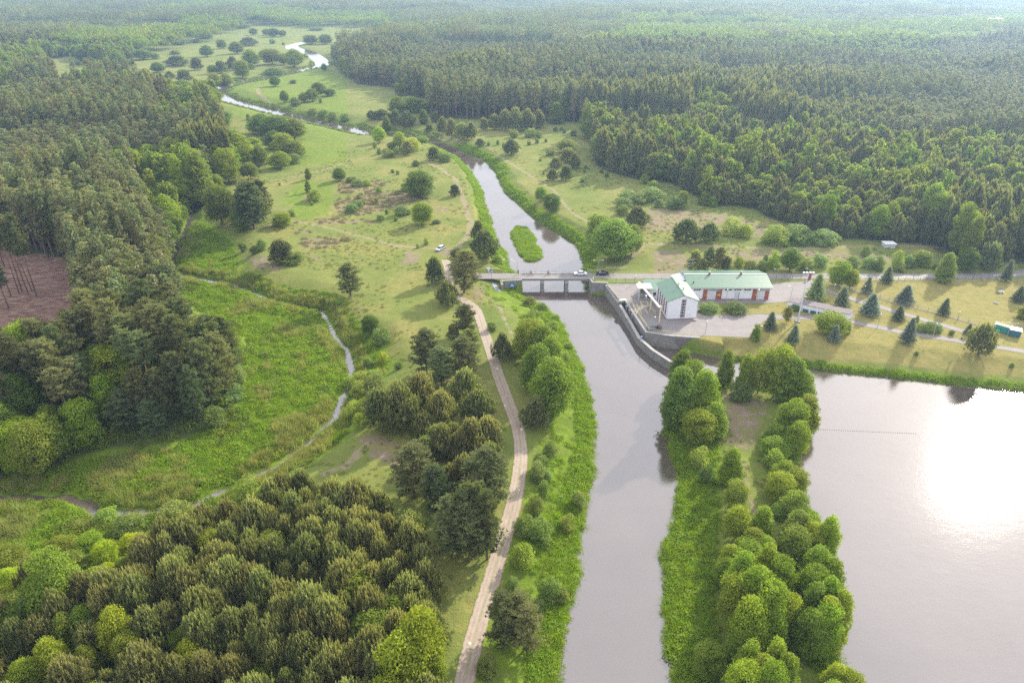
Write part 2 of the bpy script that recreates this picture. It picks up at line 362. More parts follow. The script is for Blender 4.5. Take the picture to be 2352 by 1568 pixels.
# water
m, nt, b = newmat("river_water"); geo = N(nt, "ShaderNodeNewGeometry").outputs["Position"]
b.inputs["Roughness"].default_value = .05; b.inputs["IOR"].default_value = 2.6
nt.links.new(ramp(nt, noise(nt, geo, .05, 3), [(.3, (.075,.058,.048)), (.7, (.10,.08,.068))]), b.inputs["Base Color"])
mp_ = N(nt, "ShaderNodeMapping"); mp_.inputs["Scale"].default_value = (1.0, 1.8, 1); mp_.inputs["Rotation"].default_value = (0, 0, R(-15)); nt.links.new(geo, mp_.inputs[0])
lakef = attr(nt, "lake")
n1 = noise(nt, mp_.outputs[0], 1.4, 8, .72); n2 = noise(nt, mp_.outputs[0], .3, 2, .5)
ad = N(nt, "ShaderNodeMath", operation='ADD'); nt.links.new(n1, ad.inputs[0]); nt.links.new(n2, ad.inputs[1])
bn = N(nt, "ShaderNodeBump"); bn.inputs["Distance"].default_value = .30
nt.links.new(maprange(nt, lakef, 0, 1, .03, .062), bn.inputs["Strength"])
nt.links.new(ad.outputs[0], bn.inputs["Height"]); nt.links.new(bn.outputs[0], b.inputs["Normal"])
M['water'] = m
# ground
m, nt, b = newmat("ground_cover"); geo = N(nt, "ShaderNodeNewGeometry").outputs["Position"]
na = noise(nt, geo, .045, 6, .62); nb = noise(nt, geo, .35, 6, .68); nc = noise(nt, geo, 2.2, 4, .7)
grass = ramp(nt, na, [(.30, (.115,.17,.033)), (.49, (.185,.215,.053)), (.66, (.27,.24,.08))])
grass = mix(nt, maprange(nt, nb, .42, .68), grass, ramp(nt, nc, [(.3, (.12,.155,.032)), (.7, (.19,.21,.055))]))
lush = ramp(nt, nb, [(.30, (.085,.14,.014)), (.52, (.14,.21,.02)), (.72, (.22,.29,.04))])
soil = ramp(nt, nb, [(.3, (.17,.125,.10)), (.7, (.30,.225,.175))])
lawn = ramp(nt, nb, [(.25, (.17,.185,.05)), (.5, (.255,.23,.075)), (.75, (.33,.27,.095))])
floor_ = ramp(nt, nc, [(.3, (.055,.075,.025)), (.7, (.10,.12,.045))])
heath = ramp(nt, nc, [(.3, (.19,.155,.09)), (.7, (.26,.21,.125))])
track = ramp(nt, nc, [(.3, (.24,.20,.12)), (.7, (.33,.28,.18))])
def amask(name, lo=.35, hi=.65, k=.35):
    a = attr(nt, name); q = N(nt, "ShaderNodeMath", operation='MULTIPLY_ADD'); nt.links.new(maprange(nt, nb, .3, .7, -1, 1), q.inputs[0]); q.inputs[1].default_value = k; nt.links.new(a, q.inputs[2])
    return maprange(nt, q.outputs[0], lo, hi)
c = mix(nt, amask("g_lush"), grass, lush)
c = mix(nt, amask("g_lawn", k=.12), c, lawn)
c = mix(nt, amask("g_heath", k=.6), c, heath)
c = mix(nt, amask("g_soil", k=.25), c, soil)
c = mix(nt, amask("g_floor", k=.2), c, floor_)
c = mix(nt, amask("g_track", k=.3), c, track)
# ploughed clearing: furrows
mpp = N(nt, "ShaderNodeMapping"); mpp.inputs["Rotation"].default_value = (0, 0, R(-52)); mpp.inputs["Scale"].default_value = (.3, 1.0, 1); nt.links.new(geo, mpp.inputs[0])
fur = noise(nt, mpp.outputs[0], .9, 5, .7)
c = mix(nt, amask("g_plough", k=.1), c, ramp(nt, fur, [(.34, (.12,.065,.052)), (.5, (.235,.145,.115)), (.66, (.38,.265,.215))]))
c = mix(nt, maprange(nt, nc, .3, .7, 0, .35), c, mix(nt, .45, c, (.02,.025,.01)))
nt.links.new(c, b.inputs["Base Color"]); b.inputs["Roughness"].default_value = 1; b.inputs["Specular IOR Level"].default_value = .1
bn = N(nt, "ShaderNodeBump"); bn.inputs["Strength"].default_value = .8; bn.inputs["Distance"].default_value = .35
ad = N(nt, "ShaderNodeMath", operation='ADD'); nt.links.new(nb, ad.inputs[0]); nt.links.new(nc, ad.inputs[1]); nt.links.new(ad.outputs[0], bn.inputs["Height"])
nt.links.new(bn.outputs[0], b.inputs["Normal"]); M['ground'] = m
def N2ABS(nt, e):      # distance from the wheel rut, half way to the verge
    a = N(nt, "ShaderNodeMath", operation='SUBTRACT'); nt.links.new(e, a.inputs[0]); a.inputs[1].default_value = .52
    q = N(nt, "ShaderNodeMath", operation='ABSOLUTE'); nt.links.new(a.outputs[0], q.inputs[0]); return q.outputs[0]
# dirt road with dry puddle beds
m, nt, b = newmat("dirt_road_surface"); geo = N(nt, "ShaderNodeNewGeometry").outputs["Position"]
e = attr(nt, "edge"); nb2 = noise(nt, geo, 1.1, 6, .7); nc2 = noise(nt, geo, 5, 4, .7); np_ = noise(nt, geo, .33, 2, .5)
c = ramp(nt, nb2, [(.3, (.27,.21,.165)), (.7, (.40,.33,.27))])
cen = maprange(nt, e, .0, .28, 1, 0)
mm = N(nt, "ShaderNodeMath", operation='MULTIPLY'); nt.links.new(cen, mm.inputs[0]); nt.links.new(maprange(nt, nb2, .40, .55), mm.inputs[1])
c = mix(nt, mm.outputs[0], c, (.20,.20,.10))
rut = maprange(nt, N2ABS(nt, e), 0, .16, .35, 0)
c = mix(nt, rut, c, (.20,.15,.12))
c = mix(nt, maprange(nt, np_, .70, .715), c, (.62,.53,.47))
q = N(nt, "ShaderNodeMath", operation='MULTIPLY_ADD'); nt.links.new(maprange(nt, nb2, .3, .7, -1, 1), q.inputs[0]); q.inputs[1].default_value = .25; nt.links.new(e, q.inputs[2])
c = mix(nt, maprange(nt, q.outputs[0], .88, 1.0), c, (.15,.16,.05))
nt.links.new(c, b.inputs["Base Color"]); b.inputs["Roughness"].default_value = .9
bn = N(nt, "ShaderNodeBump"); bn.inputs["Strength"].default_value = .4; bn.inputs["Distance"].default_value = .1; nt.links.new(nc2, bn.inputs["Height"]); nt.links.new(bn.outputs[0], b.inputs["Normal"])
M['dirt'] = m

# ------------------------------------------------------------------ ground + water
def axis_pts(segs):
    out = [segs[0][0]]
    for a, b_, s in segs:
        n = max(1, int(round((b_-a)/s))); out += list(np.linspace(a, b_, n+1)[1:])
    return np.array(out)
xs = axis_pts([(-4200,-1200,60),(-1200,-620,14),(-620,-280,2.5),(-280,-140,1.2),(-140,130,.8),(130,320,1.5),(320,800,12),(800,4200,60)])
ys = axis_pts([(20,60,4),(60,300,.8),(300,480,1.5),(480,900,2.5),(900,1500,7),(1500,4600,40)])
GX, GY = np.meshgrid(xs, ys); nx, ny = len(xs), len(ys)
gx, gy = GX.ravel(), GY.ravel()
Hh, DM, DS, WET = height(gx, gy, True)
U0, V0 = pj(gx, gy, Hh)
def pmask(polys, soft=0, U=U0, V=V0):
    r = np.zeros(U.shape, bool)
    for p in polys: r |= poly_in(p, U, V)
    return r
def P_(k, L): return [px(k, x, y) for x, y in L]
OPEN = [[(-900,1270),(0,1270),(90,1265),(130,1250),(170,1230),(260,1210),(330,1215),(360,1195),(480,1160),(560,1130),(608,1105),(640,1072),(720,1080),(790,1106),(850,1122),(900,1128),(960,1168),(1008,1255),(1018,1370),(1024,1400),(1036,1568),(1030,2200),
         (4000,2200),(4000,640),(2352,608),(2300,600),(2240,615),(2180,590),(2120,562),(2060,556),(1960,548),(1900,546),(1850,532),(1770,502),(1740,482),(1700,472),(1650,475),(1600,455),(1560,430),(1540,420),(1470,415),(1395,395),(1367,378),(1362,330),
         (1335,318),(1375,284),(1275,280),(1072,273),(990,273),(985,230),(936,218),(908,202),(820,194),(800,180),(768,152),(757,120),(762,102),(800,85),(860,84),(881,68),(895,51),(800,50),(700,52),(620,45),(550,50),(480,78),(400,92),(330,108),(300,140),(230,152),(160,128),(100,140),
         (110,165),(170,160),(300,165),(370,170),(420,185),(480,182),(500,200),(500,262),(530,290),(560,300),(580,340),(600,375),(615,400),(560,402),(480,430),(478,470),(430,486),(415,520),(395,560),(392,610),(400,650),(412,720),(425,745),(480,725),(555,750),(560,880),(540,925),(500,970),(430,1010),(330,1030),(240,1035),(180,1050),(100,1090),(0,1092),(-900,1095)],
        [(-300,575),(0,580),(90,588),(170,600),(180,650),(178,690),(165,715),(130,730),(60,745),(0,760),(-300,775)]]
opn = pmask(OPEN)
clear = poly_in([(-400,560),(0,575),(90,582),(176,596),(186,650),(186,700),(200,760),(130,800),(0,830),(-400,850)], U0, V0)
lawnp = poly_in([(1600,776),(1560,765),(1700,700),(1760,700),(1850,660),(1880,640),(2352,642),(2900,660),(2900,960),(2352,868),(2150,848),(1960,828),(1700,820),(1625,808)], U0, V0)
soil = np.zeros(gx.shape)
for p in [[(1480,478),(1560,476),(1650,492),(1700,498),(1770,522),(1765,548),(1560,540),(1490,520)], [(1490,575),(1560,570),(1590,600),(1600,632),(1500,632)], [(1660,575),(1800,572),(1990,580),(2110,596),(2040,604),(1900,596),(1760,600),(1680,596)],
          P_('E',[(240,620),(420,610),(560,690),(520,740),(330,720)]), P_('E',[(1330,590),(1480,590),(1450,690),(1300,690)]), P_('E',[(1540,560),(1700,560),(1720,620),(1640,650),(1570,610)]), P_('E',[(1800,820),(1910,820),(1890,960),(1790,920)]),
          [(800,985),(900,1000),(935,1020),(925,1090),(850,1060),(820,1010)], P_('H',[(290,270),(520,330),(430,560),(300,520)]), P_('H',[(500,800),(560,880),(540,1400),(640,1700),(560,1700),(560,1000)]),
          P_('B',[(280,880),(620,900),(860,970),(840,1000),(500,930)]), P_('B',[(2000,1440),(2600,1440),(2600,1568),(2000,1568)])]:
    soil = np.maximum(soil, np.where(poly_in(p, U0, V0), .54, 0))
heath = np.zeros(gx.shape)
for p in [P_('E',[(900,120),(1220,110),(1240,230),(900,200)]), P_('E',[(880,240),(1400,170),(1520,230),(1400,270),(1080,350),(880,330)]), P_('E',[(640,220),(780,200),(820,240),(680,260)]), P_('E',[(740,370),(960,370),(1150,380),(1160,400),(800,410),(730,400)]),
          P_('E',[(600,450),(740,440),(720,470),(600,470)]), P_('E',[(640,500),(900,490),(1020,510),(900,540),(740,590),(650,560)]), P_('E',[(690,610),(800,640),(780,660),(690,650)]), P_('E',[(1540,280),(1700,290),(1640,330),(1540,320)]), P_('E',[(480,290),(590,290),(560,320),(480,310)])]:
    heath = np.maximum(heath, np.where(poly_in(p, U0, V0), .6, 0))
track = np.zeros(gx.shape)
TR = [(P_('E',[(440,425),(560,395),(700,410),(850,440),(1050,495),(1280,560),(1560,578),(1680,590)]),1.3), (P_('E',[(1500,-10),(1600,40),(1690,110),(1740,220),(1770,330),(1795,400),(1780,490),(1700,580)]),1.6), (P_('E',[(450,120),(640,90),(870,30),(950,0)]),1.2),
      (P_('B',[(950,1010),(1050,1075),(1250,1205),(1390,1290),(1440,1370),(1530,1460),(1620,1510)]),1.2), ([(1440,600),(1480,562),(1560,566),(1680,570),(1850,574),(2050,566),(2352,574),(2900,585)],1.6), (P_('H',[(330,500),(390,560),(420,700),(460,800)]),.8),
      (P_('F',[(2340,60),(2220,200),(2080,250)]),1.2), (P_('A',[(1740,600),(1750,640),(1820,690),(1900,720)]),2.2), ([(1045,690),(1060,660),(1090,640),(1130,637)],1.7), (P_('1',[(260,640),(330,820),(440,1010),(470,1100)]),.8)]
for L, w in TR:
    d = line_dist([gp(u, v, -.5) for u, v in L], gx, gy); track = np.maximum(track, .58*smooth(w+.9, w-.7, d))
rd = line_dist(ROAD, gx, gy)
lush = np.maximum(WET*.95, .9*smooth(np.where((gx > 55) & (gy > 140) & (gy < 200), 6., 9.), 1.5, DM)*(1-lawnp)*np.where((gx > 55) & (gy > 140) & (gy < 200), .6, 1))
lush = np.maximum(lush, .85*smooth(7, 2, DS)); lush = np.where((gy < 218) & (gx > -14) & (gx < 40), np.maximum(lush, .75*smooth(18, 9, DM)), lush)
lush = np.maximum(lush, np.where(pmask([P_('E',[(620,110),(880,120),(860,340),(700,380),(560,360),(480,300)]), P_('A',[(1500,700),(2351,880),(2351,1100),(1800,1150),(1750,900),(1550,760)]), P_('A',[(1540,540),(1700,520),(1900,490),(2240,460),(2351,540),(2351,850),(1900,740),(1560,650)])]), .6, 0))
lush = np.where((gy > 900) & opn, .38, lush)
isl = -sdf(ISLAND, gx, gy) > 0; lush = np.where(isl & (U0 < 1640), .9, lush); lush = np.where(isl & (U0 >= 1640), .45, lush)
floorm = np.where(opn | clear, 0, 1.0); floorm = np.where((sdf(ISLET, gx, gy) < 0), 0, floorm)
def blur(a, n):
    a = a.reshape(ny, nx).astype(float)
    for _ in range(n):
        a = np.pad(a, 1, mode='edge'); a = (a[1:-1, 1:-1]*2+a[:-2, 1:-1]+a[2:, 1:-1]+a[1:-1, :-2]+a[1:-1, 2:])/6
    return a.ravel()
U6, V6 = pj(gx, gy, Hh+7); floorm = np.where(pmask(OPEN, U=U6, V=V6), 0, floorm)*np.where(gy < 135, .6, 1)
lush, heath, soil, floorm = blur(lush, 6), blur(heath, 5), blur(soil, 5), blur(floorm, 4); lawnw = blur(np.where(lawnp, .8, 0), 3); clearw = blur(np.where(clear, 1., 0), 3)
ii = np.arange(nx*ny).reshape(ny, nx)
Q = np.stack([ii[:-1, :-1], ii[:-1, 1:], ii[1:, 1:], ii[1:, :-1]], -1).reshape(-1, 4)
f_ = lambda a: ('FLOAT', a)
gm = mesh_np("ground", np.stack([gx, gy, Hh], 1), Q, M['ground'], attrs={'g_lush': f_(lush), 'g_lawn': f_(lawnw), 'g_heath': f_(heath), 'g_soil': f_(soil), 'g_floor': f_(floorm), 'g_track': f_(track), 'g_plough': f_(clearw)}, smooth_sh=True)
link("ground", gm, kind='structure')
wxs = axis_pts([(-4200,-100,410),(-100,220,8),(220,4200,400)]); wys = axis_pts([(20,260,8),(260,4600,310)])
WX, WY = np.meshgrid(wxs, wys); wn, wm = WX.shape; ii = np.arange(WX.size).reshape(wn, wm)
lk = smooth(-10, 10, -sdf(LAKE, WX.ravel(), WY.ravel()))
wmesh = mesh_np("water", np.stack([WX.ravel(), WY.ravel(), np.full(WX.size, WZ)], 1), np.stack([ii[:-1, :-1], ii[:-1, 1:], ii[1:, 1:], ii[1:, :-1]], -1).reshape(-1, 4), M['water'], attrs={'lake': f_(lk)})
link("water", wmesh, kind='structure')
def strip(name, pts, w, mat, dz=.05, nacr=8, flat=None, taper=None, kind='structure'):
    P = [Vector((p[0], p[1])) for p in pts]
    # resample
    out = []
    for i in range(len(P)-1):
        p0 = P[max(i-1, 0)]; p1 = P[i]; p2 = P[i+1]; p3 = P[min(i+2, len(P)-1)]; n = max(2, int((p2-p1).length/1.0))
        for k in range(n):
            t = k/n; out.append(.5*((2*p1)+(p2-p0)*t+(2*p0-5*p1+4*p2-p3)*t*t+(3*p1-p0-3*p2+p3)*t**3))
    out.append(P[-1]); V = []; E = []
    for i, p in enumerate(out):
        d = (out[min(i+1, len(out)-1)]-out[max(i-1, 0)]).normalized(); nrm = Vector((-d.y, d.x))
        for k in range(nacr+1):
            a = -1+2*k/nacr; q = p+nrm*a*w/2; V.append((q.x, q.y)); E.append(abs(a))
    V = np.array(V); z = height(V[:, 0], V[:, 1])+dz if flat is None else np.full(len(V), flat)
    n = len(out); ii = np.arange(n*(nacr+1)).reshape(n, nacr+1)
    me = mesh_np(name, np.column_stack([V, z]), np.stack([ii[:-1, :-1], ii[:-1, 1:], ii[1:, 1:], ii[1:, :-1]], -1).reshape(-1, 4), mat, attrs={'edge': f_(E)}, smooth_sh=True)
    return link(name, me, kind=kind)
strip("dirt_road", ROAD, 3.1, M['dirt'], .07)
for o in (strip("road", [(-14,223.4),(3.55,223.4)], 5.0, M['asphalt'], flat=.02), strip("road", [(27.7,223.4),(120,223.4),(165,223.6),(180,226),(195,234),(205,250)], 4.6, M['asphalt'], .04)): pass

# ------------------------------------------------------------------ foliage generators
def quad_leaves(C, Nrm, sz, rs, asp=1.0, up=None):
    n = len(C); Nrm = Nrm/(np.linalg.norm(Nrm, axis=1, keepdims=True)+1e-9)
    r = rs.normal(size=(n, 3)) if up is None else up
    a = np.cross(Nrm, r); a /= (np.linalg.norm(a, axis=1, keepdims=True)+1e-9); b = np.cross(Nrm, a)
    s = (sz*(.7+.6*rs.rand(n)))[:, None] if np.ndim(sz) == 0 else sz[:, None]
    a = a*s*.5; b = b*s*.5*asp
    V = np.stack([C-a*.6-b, C+a*.6-b*.6, C+a*.5+b, C-a*.7+b*.6], 1).reshape(-1, 3)
    return V, np.arange(4*n).reshape(n, 4)
def blades(C, D, L, wd, rs):
    if np.ndim(C) == 1: C = np.repeat(C[None], len(D), 0)
    """narrow pointed blades from C along D"""
    n = len(C); D = D/(np.linalg.norm(D, axis=1, keepdims=True)+1e-9)
    a = np.cross(D, rs.normal(size=(n, 3))); a /= (np.linalg.norm(a, axis=1, keepdims=True)+1e-9)
    L = (L*(.7+.6*rs.rand(n)))[:, None]; w = wd if np.ndim(wd) == 0 else wd[:, None]
    V = np.stack([C-a*w*.5, C+a*w*.5, C+D*L*.6+a*w*.4, C+D*L-a*w*.1], 1).reshape(-1, 3)
    return V, np.arange(4*n).reshape(n, 4)
def tube_np(paths, n=6):
    mb = MB()
    for pts, rad in paths: mb.tube(pts, rad, n, cap=False)
    q = np.array([f for f in mb.f if len(f) == 4], int); return np.array([tuple(p) for p in mb.v]), q
def gen_dec(seed, H=12., W=8., base=.16, ncl=85, nl=150, leaf=.30, shape='round', rc=.17, low=False):
    rs = np.random.RandomState(seed); cl = []
    for i in range(ncl*3):
        t = rs.rand(); z = base+(1-base)*t
        if shape == 'round': r = math.sqrt(max(0, 1-((t-.42)/.62)**2))
        elif shape == 'cone': r = (1-t)**.62*1.02+.06 if t > .15 else .55+t*2.6
        elif shape == 'ovate': r = math.sin(min(1, t*1.02)**.62*math.pi)**.7 if t < .98 else .1
        else: r = 1
        r = min(r, 1)*(.74+.46*vnoise(rs.rand()*3+math.cos(i)*2, z*4+seed, 1.0)); rad = r*(1-.42*rs.rand()**1.6); a = rs.rand()*6.283
        p = np.array([math.cos(a)*rad*W/2*.84, math.sin(a)*rad*W/2*.84, z*H*.95])
        if all(np.linalg.norm((p-q)*np.array([1, 1, .9])) > rc*W*.62 for q, _ in cl): cl.append((p, rc*W*(.65+.65*rs.rand())))
        if len(cl) >= ncl: break
    Vs, Fs, T = [], [], []; k = 0
    for p, r in cl:
        n = int(nl*(r/(rc*W))**2)+8; d = rs.normal(size=(n, 3)); d /= np.linalg.norm(d, axis=1, keepdims=True); d[:, 2] = np.abs(d[:, 2])*np.where(rs.rand(n) < .8, 1, -1)
        rr = (r*(.66+.46*rs.rand(n))*np.where(rs.rand(n) < .07, 1.28, 1))[:, None]; C = p+d*rr*np.array([1, 1, .78])
        V, F = quad_leaves(C, d*.9+rs.normal(size=(n, 3))*.55+np.array([0, 0, .25]), leaf, rs)
        Vs.append(V); Fs.append(F+k); k += len(V); ct = rs.rand()*.35; T.append(np.repeat(np.clip(ct+.15+rs.rand(n)*.55, 0, 1), 4))
    crown = (np.concatenate(Vs), np.concatenate(Fs), np.concatenate(T))
    paths = [([(0, 0, -.5), (.05*W*rs.normal()*.3, 0, H*.3), (.1, .1, H*.62), (0, .1, H*.9)], [.026*H*.75, .02*H*.75, .011*H*.7, .003*H])]
    idx = rs.permutation(len(cl))[:9]
    for i in idx:
        p, r = cl[i]; z0 = max(H*.08, p[2]*.5); paths.append(([(0, 0, z0), tuple(p*np.array([.5, .5, 0])+np.array([0, 0, (z0+p[2])/2+.2])), tuple(p)], [.010*H*.8, .006*H*.8, .002*H]))
    if low: paths = [([(0, 0, -.3), (0, 0, H*.5)], [.04, .02])]+[([(0, 0, 0), tuple(cl[i][0])], [.04, .012]) for i in idx[:6]]
    return crown, tube_np(paths)
def gen_pine(seed, H=24., W=6., cb=.52, nb=46, ntuft=16, nd=10, L=.55, wd=.13):
    rs = np.random.RandomState(seed); Vs, Fs, T = [], [], []; k = 0; paths = []
    bend = rs.normal(size=2)*.35
    ax = lambda t: np.array([bend[0]*math.sin(t*2.2), bend[1]*math.sin(t*1.7), t*H])
    for i in range(nb):
        t = cb+(1-cb)*((i+.5)/nb)**.9; s = (t-cb)/(1-cb); env = (math.sin(min(1, .18+.82*s)*math.pi)**.6*.95+.05) if s < .97 else .12
        if rs.rand() < .12: env *= .5
        a = i*2.4+rs.normal()*.4; Lb = W/2*env*(.7+.45*rs.rand()); o = ax(t); tip = o+np.array([math.cos(a)*Lb, math.sin(a)*Lb, Lb*(.05+.45*s)+.3])
        if i % 3 == 0: paths.append(([tuple(o), tuple((o+tip)/2+np.array([0, 0, -.05])), tuple(tip)], [.06, .045, .02]))
        m = int(ntuft*(.5+env)); u = .35+.7*rs.rand(m)[:, None]; C = o+(tip-o)*u+rs.normal(size=(m, 3))*np.array([.42, .42, .22])*(.5+.5*env)
        for c in C:
            d = rs.normal(size=(nd, 3)); d[:, 2] = np.abs(d[:, 2])*.9+.25; V, F = blades(c+rs.normal(size=(nd, 3))*.08, d, L, wd, rs)
            Vs.append(V); Fs.append(F+k); k += len(V); T.append(np.repeat(np.clip(rs.rand()*.45+.1+rs.rand(nd)*.35, 0, 1), 4))
    paths.insert(0, ([tuple(ax(0)-np.array([0, 0, .5])), tuple(ax(.25)), tuple(ax(.55)), tuple(ax(.8)), tuple(ax(.98))], [.24, .2, .16, .1, .03]))
    for _ in range(5):
        t = cb*(.6+.4*rs.rand()); a = rs.rand()*6.28; o = ax(t); paths.append(([tuple(o), tuple(o+np.array([math.cos(a)*.9, math.sin(a)*.9, .1]))], [.035, .01]))
    return (np.concatenate(Vs), np.concatenate(Fs), np.concatenate(T)), tube_np(paths)
def gen_bpine(seed, H=9., W=7., nbr=150, ntuft=9, nd=9, L=.42, wd=.10, shape=.75):
    rs = np.random.RandomState(seed); Vs, Fs, T = [], [], []; k = 0; paths = [([(0, 0, -.4), (0, 0, H*.5), (0, 0, H*.93)], [.16, .1, .02])]
    lob = rs.rand(5)*6.28
    for i in range(nbr):
        t = .05+.93*((i+.5)/nbr); env = (1-t**2.1)**shape*(.82+.18*math.sin(t*9+seed)) if t > .22 else .68+t*1.3
        a = i*2.39996+rs.normal()*.15; env *= 1+.14*math.cos(3*a+lob[0])+.08*math.cos(5*a+lob[1]); Lb = W/2*env*(.86+.2*rs.rand())
        z0 = t*H*.86; tip = np.array([math.cos(a)*Lb, math.sin(a)*Lb, z0+Lb*.28+.3]); o = np.array([0, 0, z0])
        if i % 9 == 0: paths.append(([tuple(o), tuple(tip*.9+o*.1)], [.05, .015]))
        for j in range(ntuft):
            u = 1-.55*rs.rand()**1.5; c = o+(tip-o)*u+rs.normal(size=3)*np.array([.3, .3, .2])
            out = np.array([math.cos(a), math.sin(a), .5]); d = rs.normal(size=(nd, 3))*.8+out+np.array([0, 0, .5]); V, F = blades(c+rs.normal(size=(nd, 3))*.07, d, L, wd, rs)
            Vs.append(V); Fs.append(F+k); k += len(V); T.append(np.repeat(np.clip(rs.rand()*.3+rs.rand(nd)*.35, 0, 1), 4))
            if u > .72 and j % 3 == 0 and t > .25:      # a leader standing up from the branch end
                for q in range(4):
                    cc = c+np.array([0, 0, .22*(q+1)]); d = rs.normal(size=(6, 3))*.7+np.array([0, 0, 1.3]); V, F = blades(cc, np.asarray(d), L*(.9-.13*q), wd, rs)
                    Vs.append(V); Fs.append(F+k); k += len(V); T.append(np.repeat(np.clip(.15+.17*q+rs.rand(6)*.2, 0, 1), 4))
                V, F = blades(np.repeat((c+np.array([0, 0, 1.0]))[None], 3, 0), np.array([[0, 0, 1.]]*3)+rs.normal(size=(3, 3))*.14, .55, .10, rs)
                Vs.append(V); Fs.append(F+k); k += len(V); T.append(np.full(12, .95))
            if u > .72:      # pale upright candles of the new growth
                nc_ = 3; V, F = blades(c+rs.normal(size=(nc_, 3))*.10+np.array([0, 0, .12]), np.array([[0, 0, 1.]]*nc_)+rs.normal(size=(nc_, 3))*.12, .5, .085, rs)
                Vs.append(V); Fs.append(F+k); k += len(V); T.append(np.full(4*nc_, .85)+rs.rand(4*nc_)*.15)
    return (np.concatenate(Vs), np.concatenate(Fs), np.concatenate(T)), tube_np(paths)
def gen_spruce(seed, H=8., W=4.6, nw=17, base=.1):
    rs = np.random.RandomState(seed); Vs, Fs, T = [], [], []; k = 0; paths = [([(0, 0, -.3), (0, 0, H*.5), (0, 0, H*.98)], [.12, .08, .015])]
    for i in range(nw):
        t = base+(1-base)*(i/nw)**1.0; Lw = W/2*(1-t)**.85*1.05+.12; nbr = int(7+8*(1-t))
        for j in range(nbr):
            a = 6.283*(j+rs.rand()*.7)/nbr+i; Lb = Lw*(.72+.38*rs.rand()); d = np.array([math.cos(a), math.sin(a), 0])
            m = int(5+Lb*11); u = (np.arange(m)+.6)/m; C = np.outer(u*Lb, d)+np.array([0, 0, 1.])*(t*H+.25-(u*Lb)[:, None]*.28+(u[:, None]**2)*Lb*.15)
            dd = d*1.0+np.outer(np.where(np.arange(m) % 2, 1, -1), np.array([-d[1], d[0], 0]))*.8+rs.normal(size=(m, 3))*.2
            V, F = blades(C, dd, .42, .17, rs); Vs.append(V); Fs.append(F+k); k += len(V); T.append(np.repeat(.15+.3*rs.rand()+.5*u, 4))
            V, F = blades(C, dd*.5+np.array([0, 0, .5])+rs.normal(size=(m, 3))*.3, .26, .13, rs); Vs.append(V); Fs.append(F+k); k += len(V); T.append(np.repeat(.2+.6*rs.rand(m), 4))
    return (np.concatenate(Vs), np.concatenate(Fs), np.clip(np.concatenate(T), 0, 1)), tube_np(paths)
def gen_tuft(seed, n=70, rad=.8, h=1.1, wd=.07, flop=.45):
    rs = np.random.RandomState(seed); a = rs.rand(n)*6.28; r = rad*np.sqrt(rs.rand(n)); C = np.stack([np.cos(a)*r, np.sin(a)*r, np.zeros(n)-.05], 1)
    D = np.array([0, 0, 1.])+rs.normal(size=(n, 3))*flop+C*.25; V, F = blades(C, D, h, wd, rs); V[:, 2] *= np.repeat(1-.5*(r/rad)**2, 4)
    return V, F, np.repeat(np.clip(rs.rand(n)*.7+.15*rs.rand(), 0, 1), 4)
def gen_herb(seed, n=120, rad=.9, h=.7, leaf=.2):
    rs = np.random.RandomState(seed); d = rs.normal(size=(n, 3)); d[:, 2] = np.abs(d[:, 2]); d /= np.linalg.norm(d, axis=1, keepdims=True)
    C = d*np.array([rad, rad, h])*(.7+.4*rs.rand(n))[:, None]; V, F = quad_leaves(C, d+rs.normal(size=(n, 3))*.5, leaf, rs)
    return V, F, np.repeat(np.clip(rs.rand(n)*.8, 0, 1), 4)

KIND = {}     # kind -> list of (crown mesh, trunk mesh, H, W)
RAW = {}
def register(kind, mat, bark, gens, H, W):
    KIND[kind] = []
    for i, ((V, F, T), (tv, tf)) in enumerate(gens):
        KIND[kind].append((mesh_np(kind+"_crown", V, F, M[mat], attrs={'tint': f_(T)}), mesh_np(kind+"_trunk", tv, tf, M[bark], smooth_sh=True), H, W))
register('dec', 'dec', 'bark', [gen_dec(10+i, shape='round') for i in range(3)]+[gen_dec(20+i, shape='ovate') for i in range(3)], 12, 8)
register('deccone', 'dec', 'bark', [gen_dec(30+i, H=14, W=6.5, shape='cone', base=.06, ncl=110, rc=.155) for i in range(4)], 14, 6.5)
register('shrub', 'shrub', 'bark', [gen_dec(40+i, H=3.2, W=3.8, base=.02, ncl=34, nl=110, leaf=.2, rc=.2, low=True) for i in range(4)], 3.2, 3.8)
register('pine', 'pine', 'pbark', [gen_pine(50+i, cb=.5+.05*i) for i in range(5)], 24, 6)
register('bpine', 'bpine', 'pbark', [gen_bpine(60+i, shape=.65+.1*(i % 3)) for i in range(5)], 9, 7)
register('lpine', 'pine', 'pbark', [gen_pine(90+i, H=16, W=6, cb=.12, nb=70, ntuft=15) for i in range(3)], 16, 6)
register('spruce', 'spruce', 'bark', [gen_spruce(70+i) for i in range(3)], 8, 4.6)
register('thuja', 'dec', 'bark', [gen_dec(80, H=4, W=1.9, base=.02, ncl=40, nl=120, leaf=.13, shape='cone', rc=.24, low=True)], 4, 1.9)
KNAME = {'lpine': 'pine_tree', 'dec': 'broadleaf_tree', 'deccone': 'broadleaf_tree', 'shrub': 'bush', 'pine': 'pine_tree', 'bpine': 'pine_tree', 'spruce': 'spruce_tree', 'thuja': 'thuja'}
KCAT = {'lpine': 'pine tree', 'dec': 'broadleaf tree', 'deccone': 'broadleaf tree', 'shrub': 'bush', 'pine': 'pine tree', 'bpine': 'pine tree', 'spruce': 'spruce tree', 'thuja': 'thuja'}
rng = random.Random(3)
nthings = {}
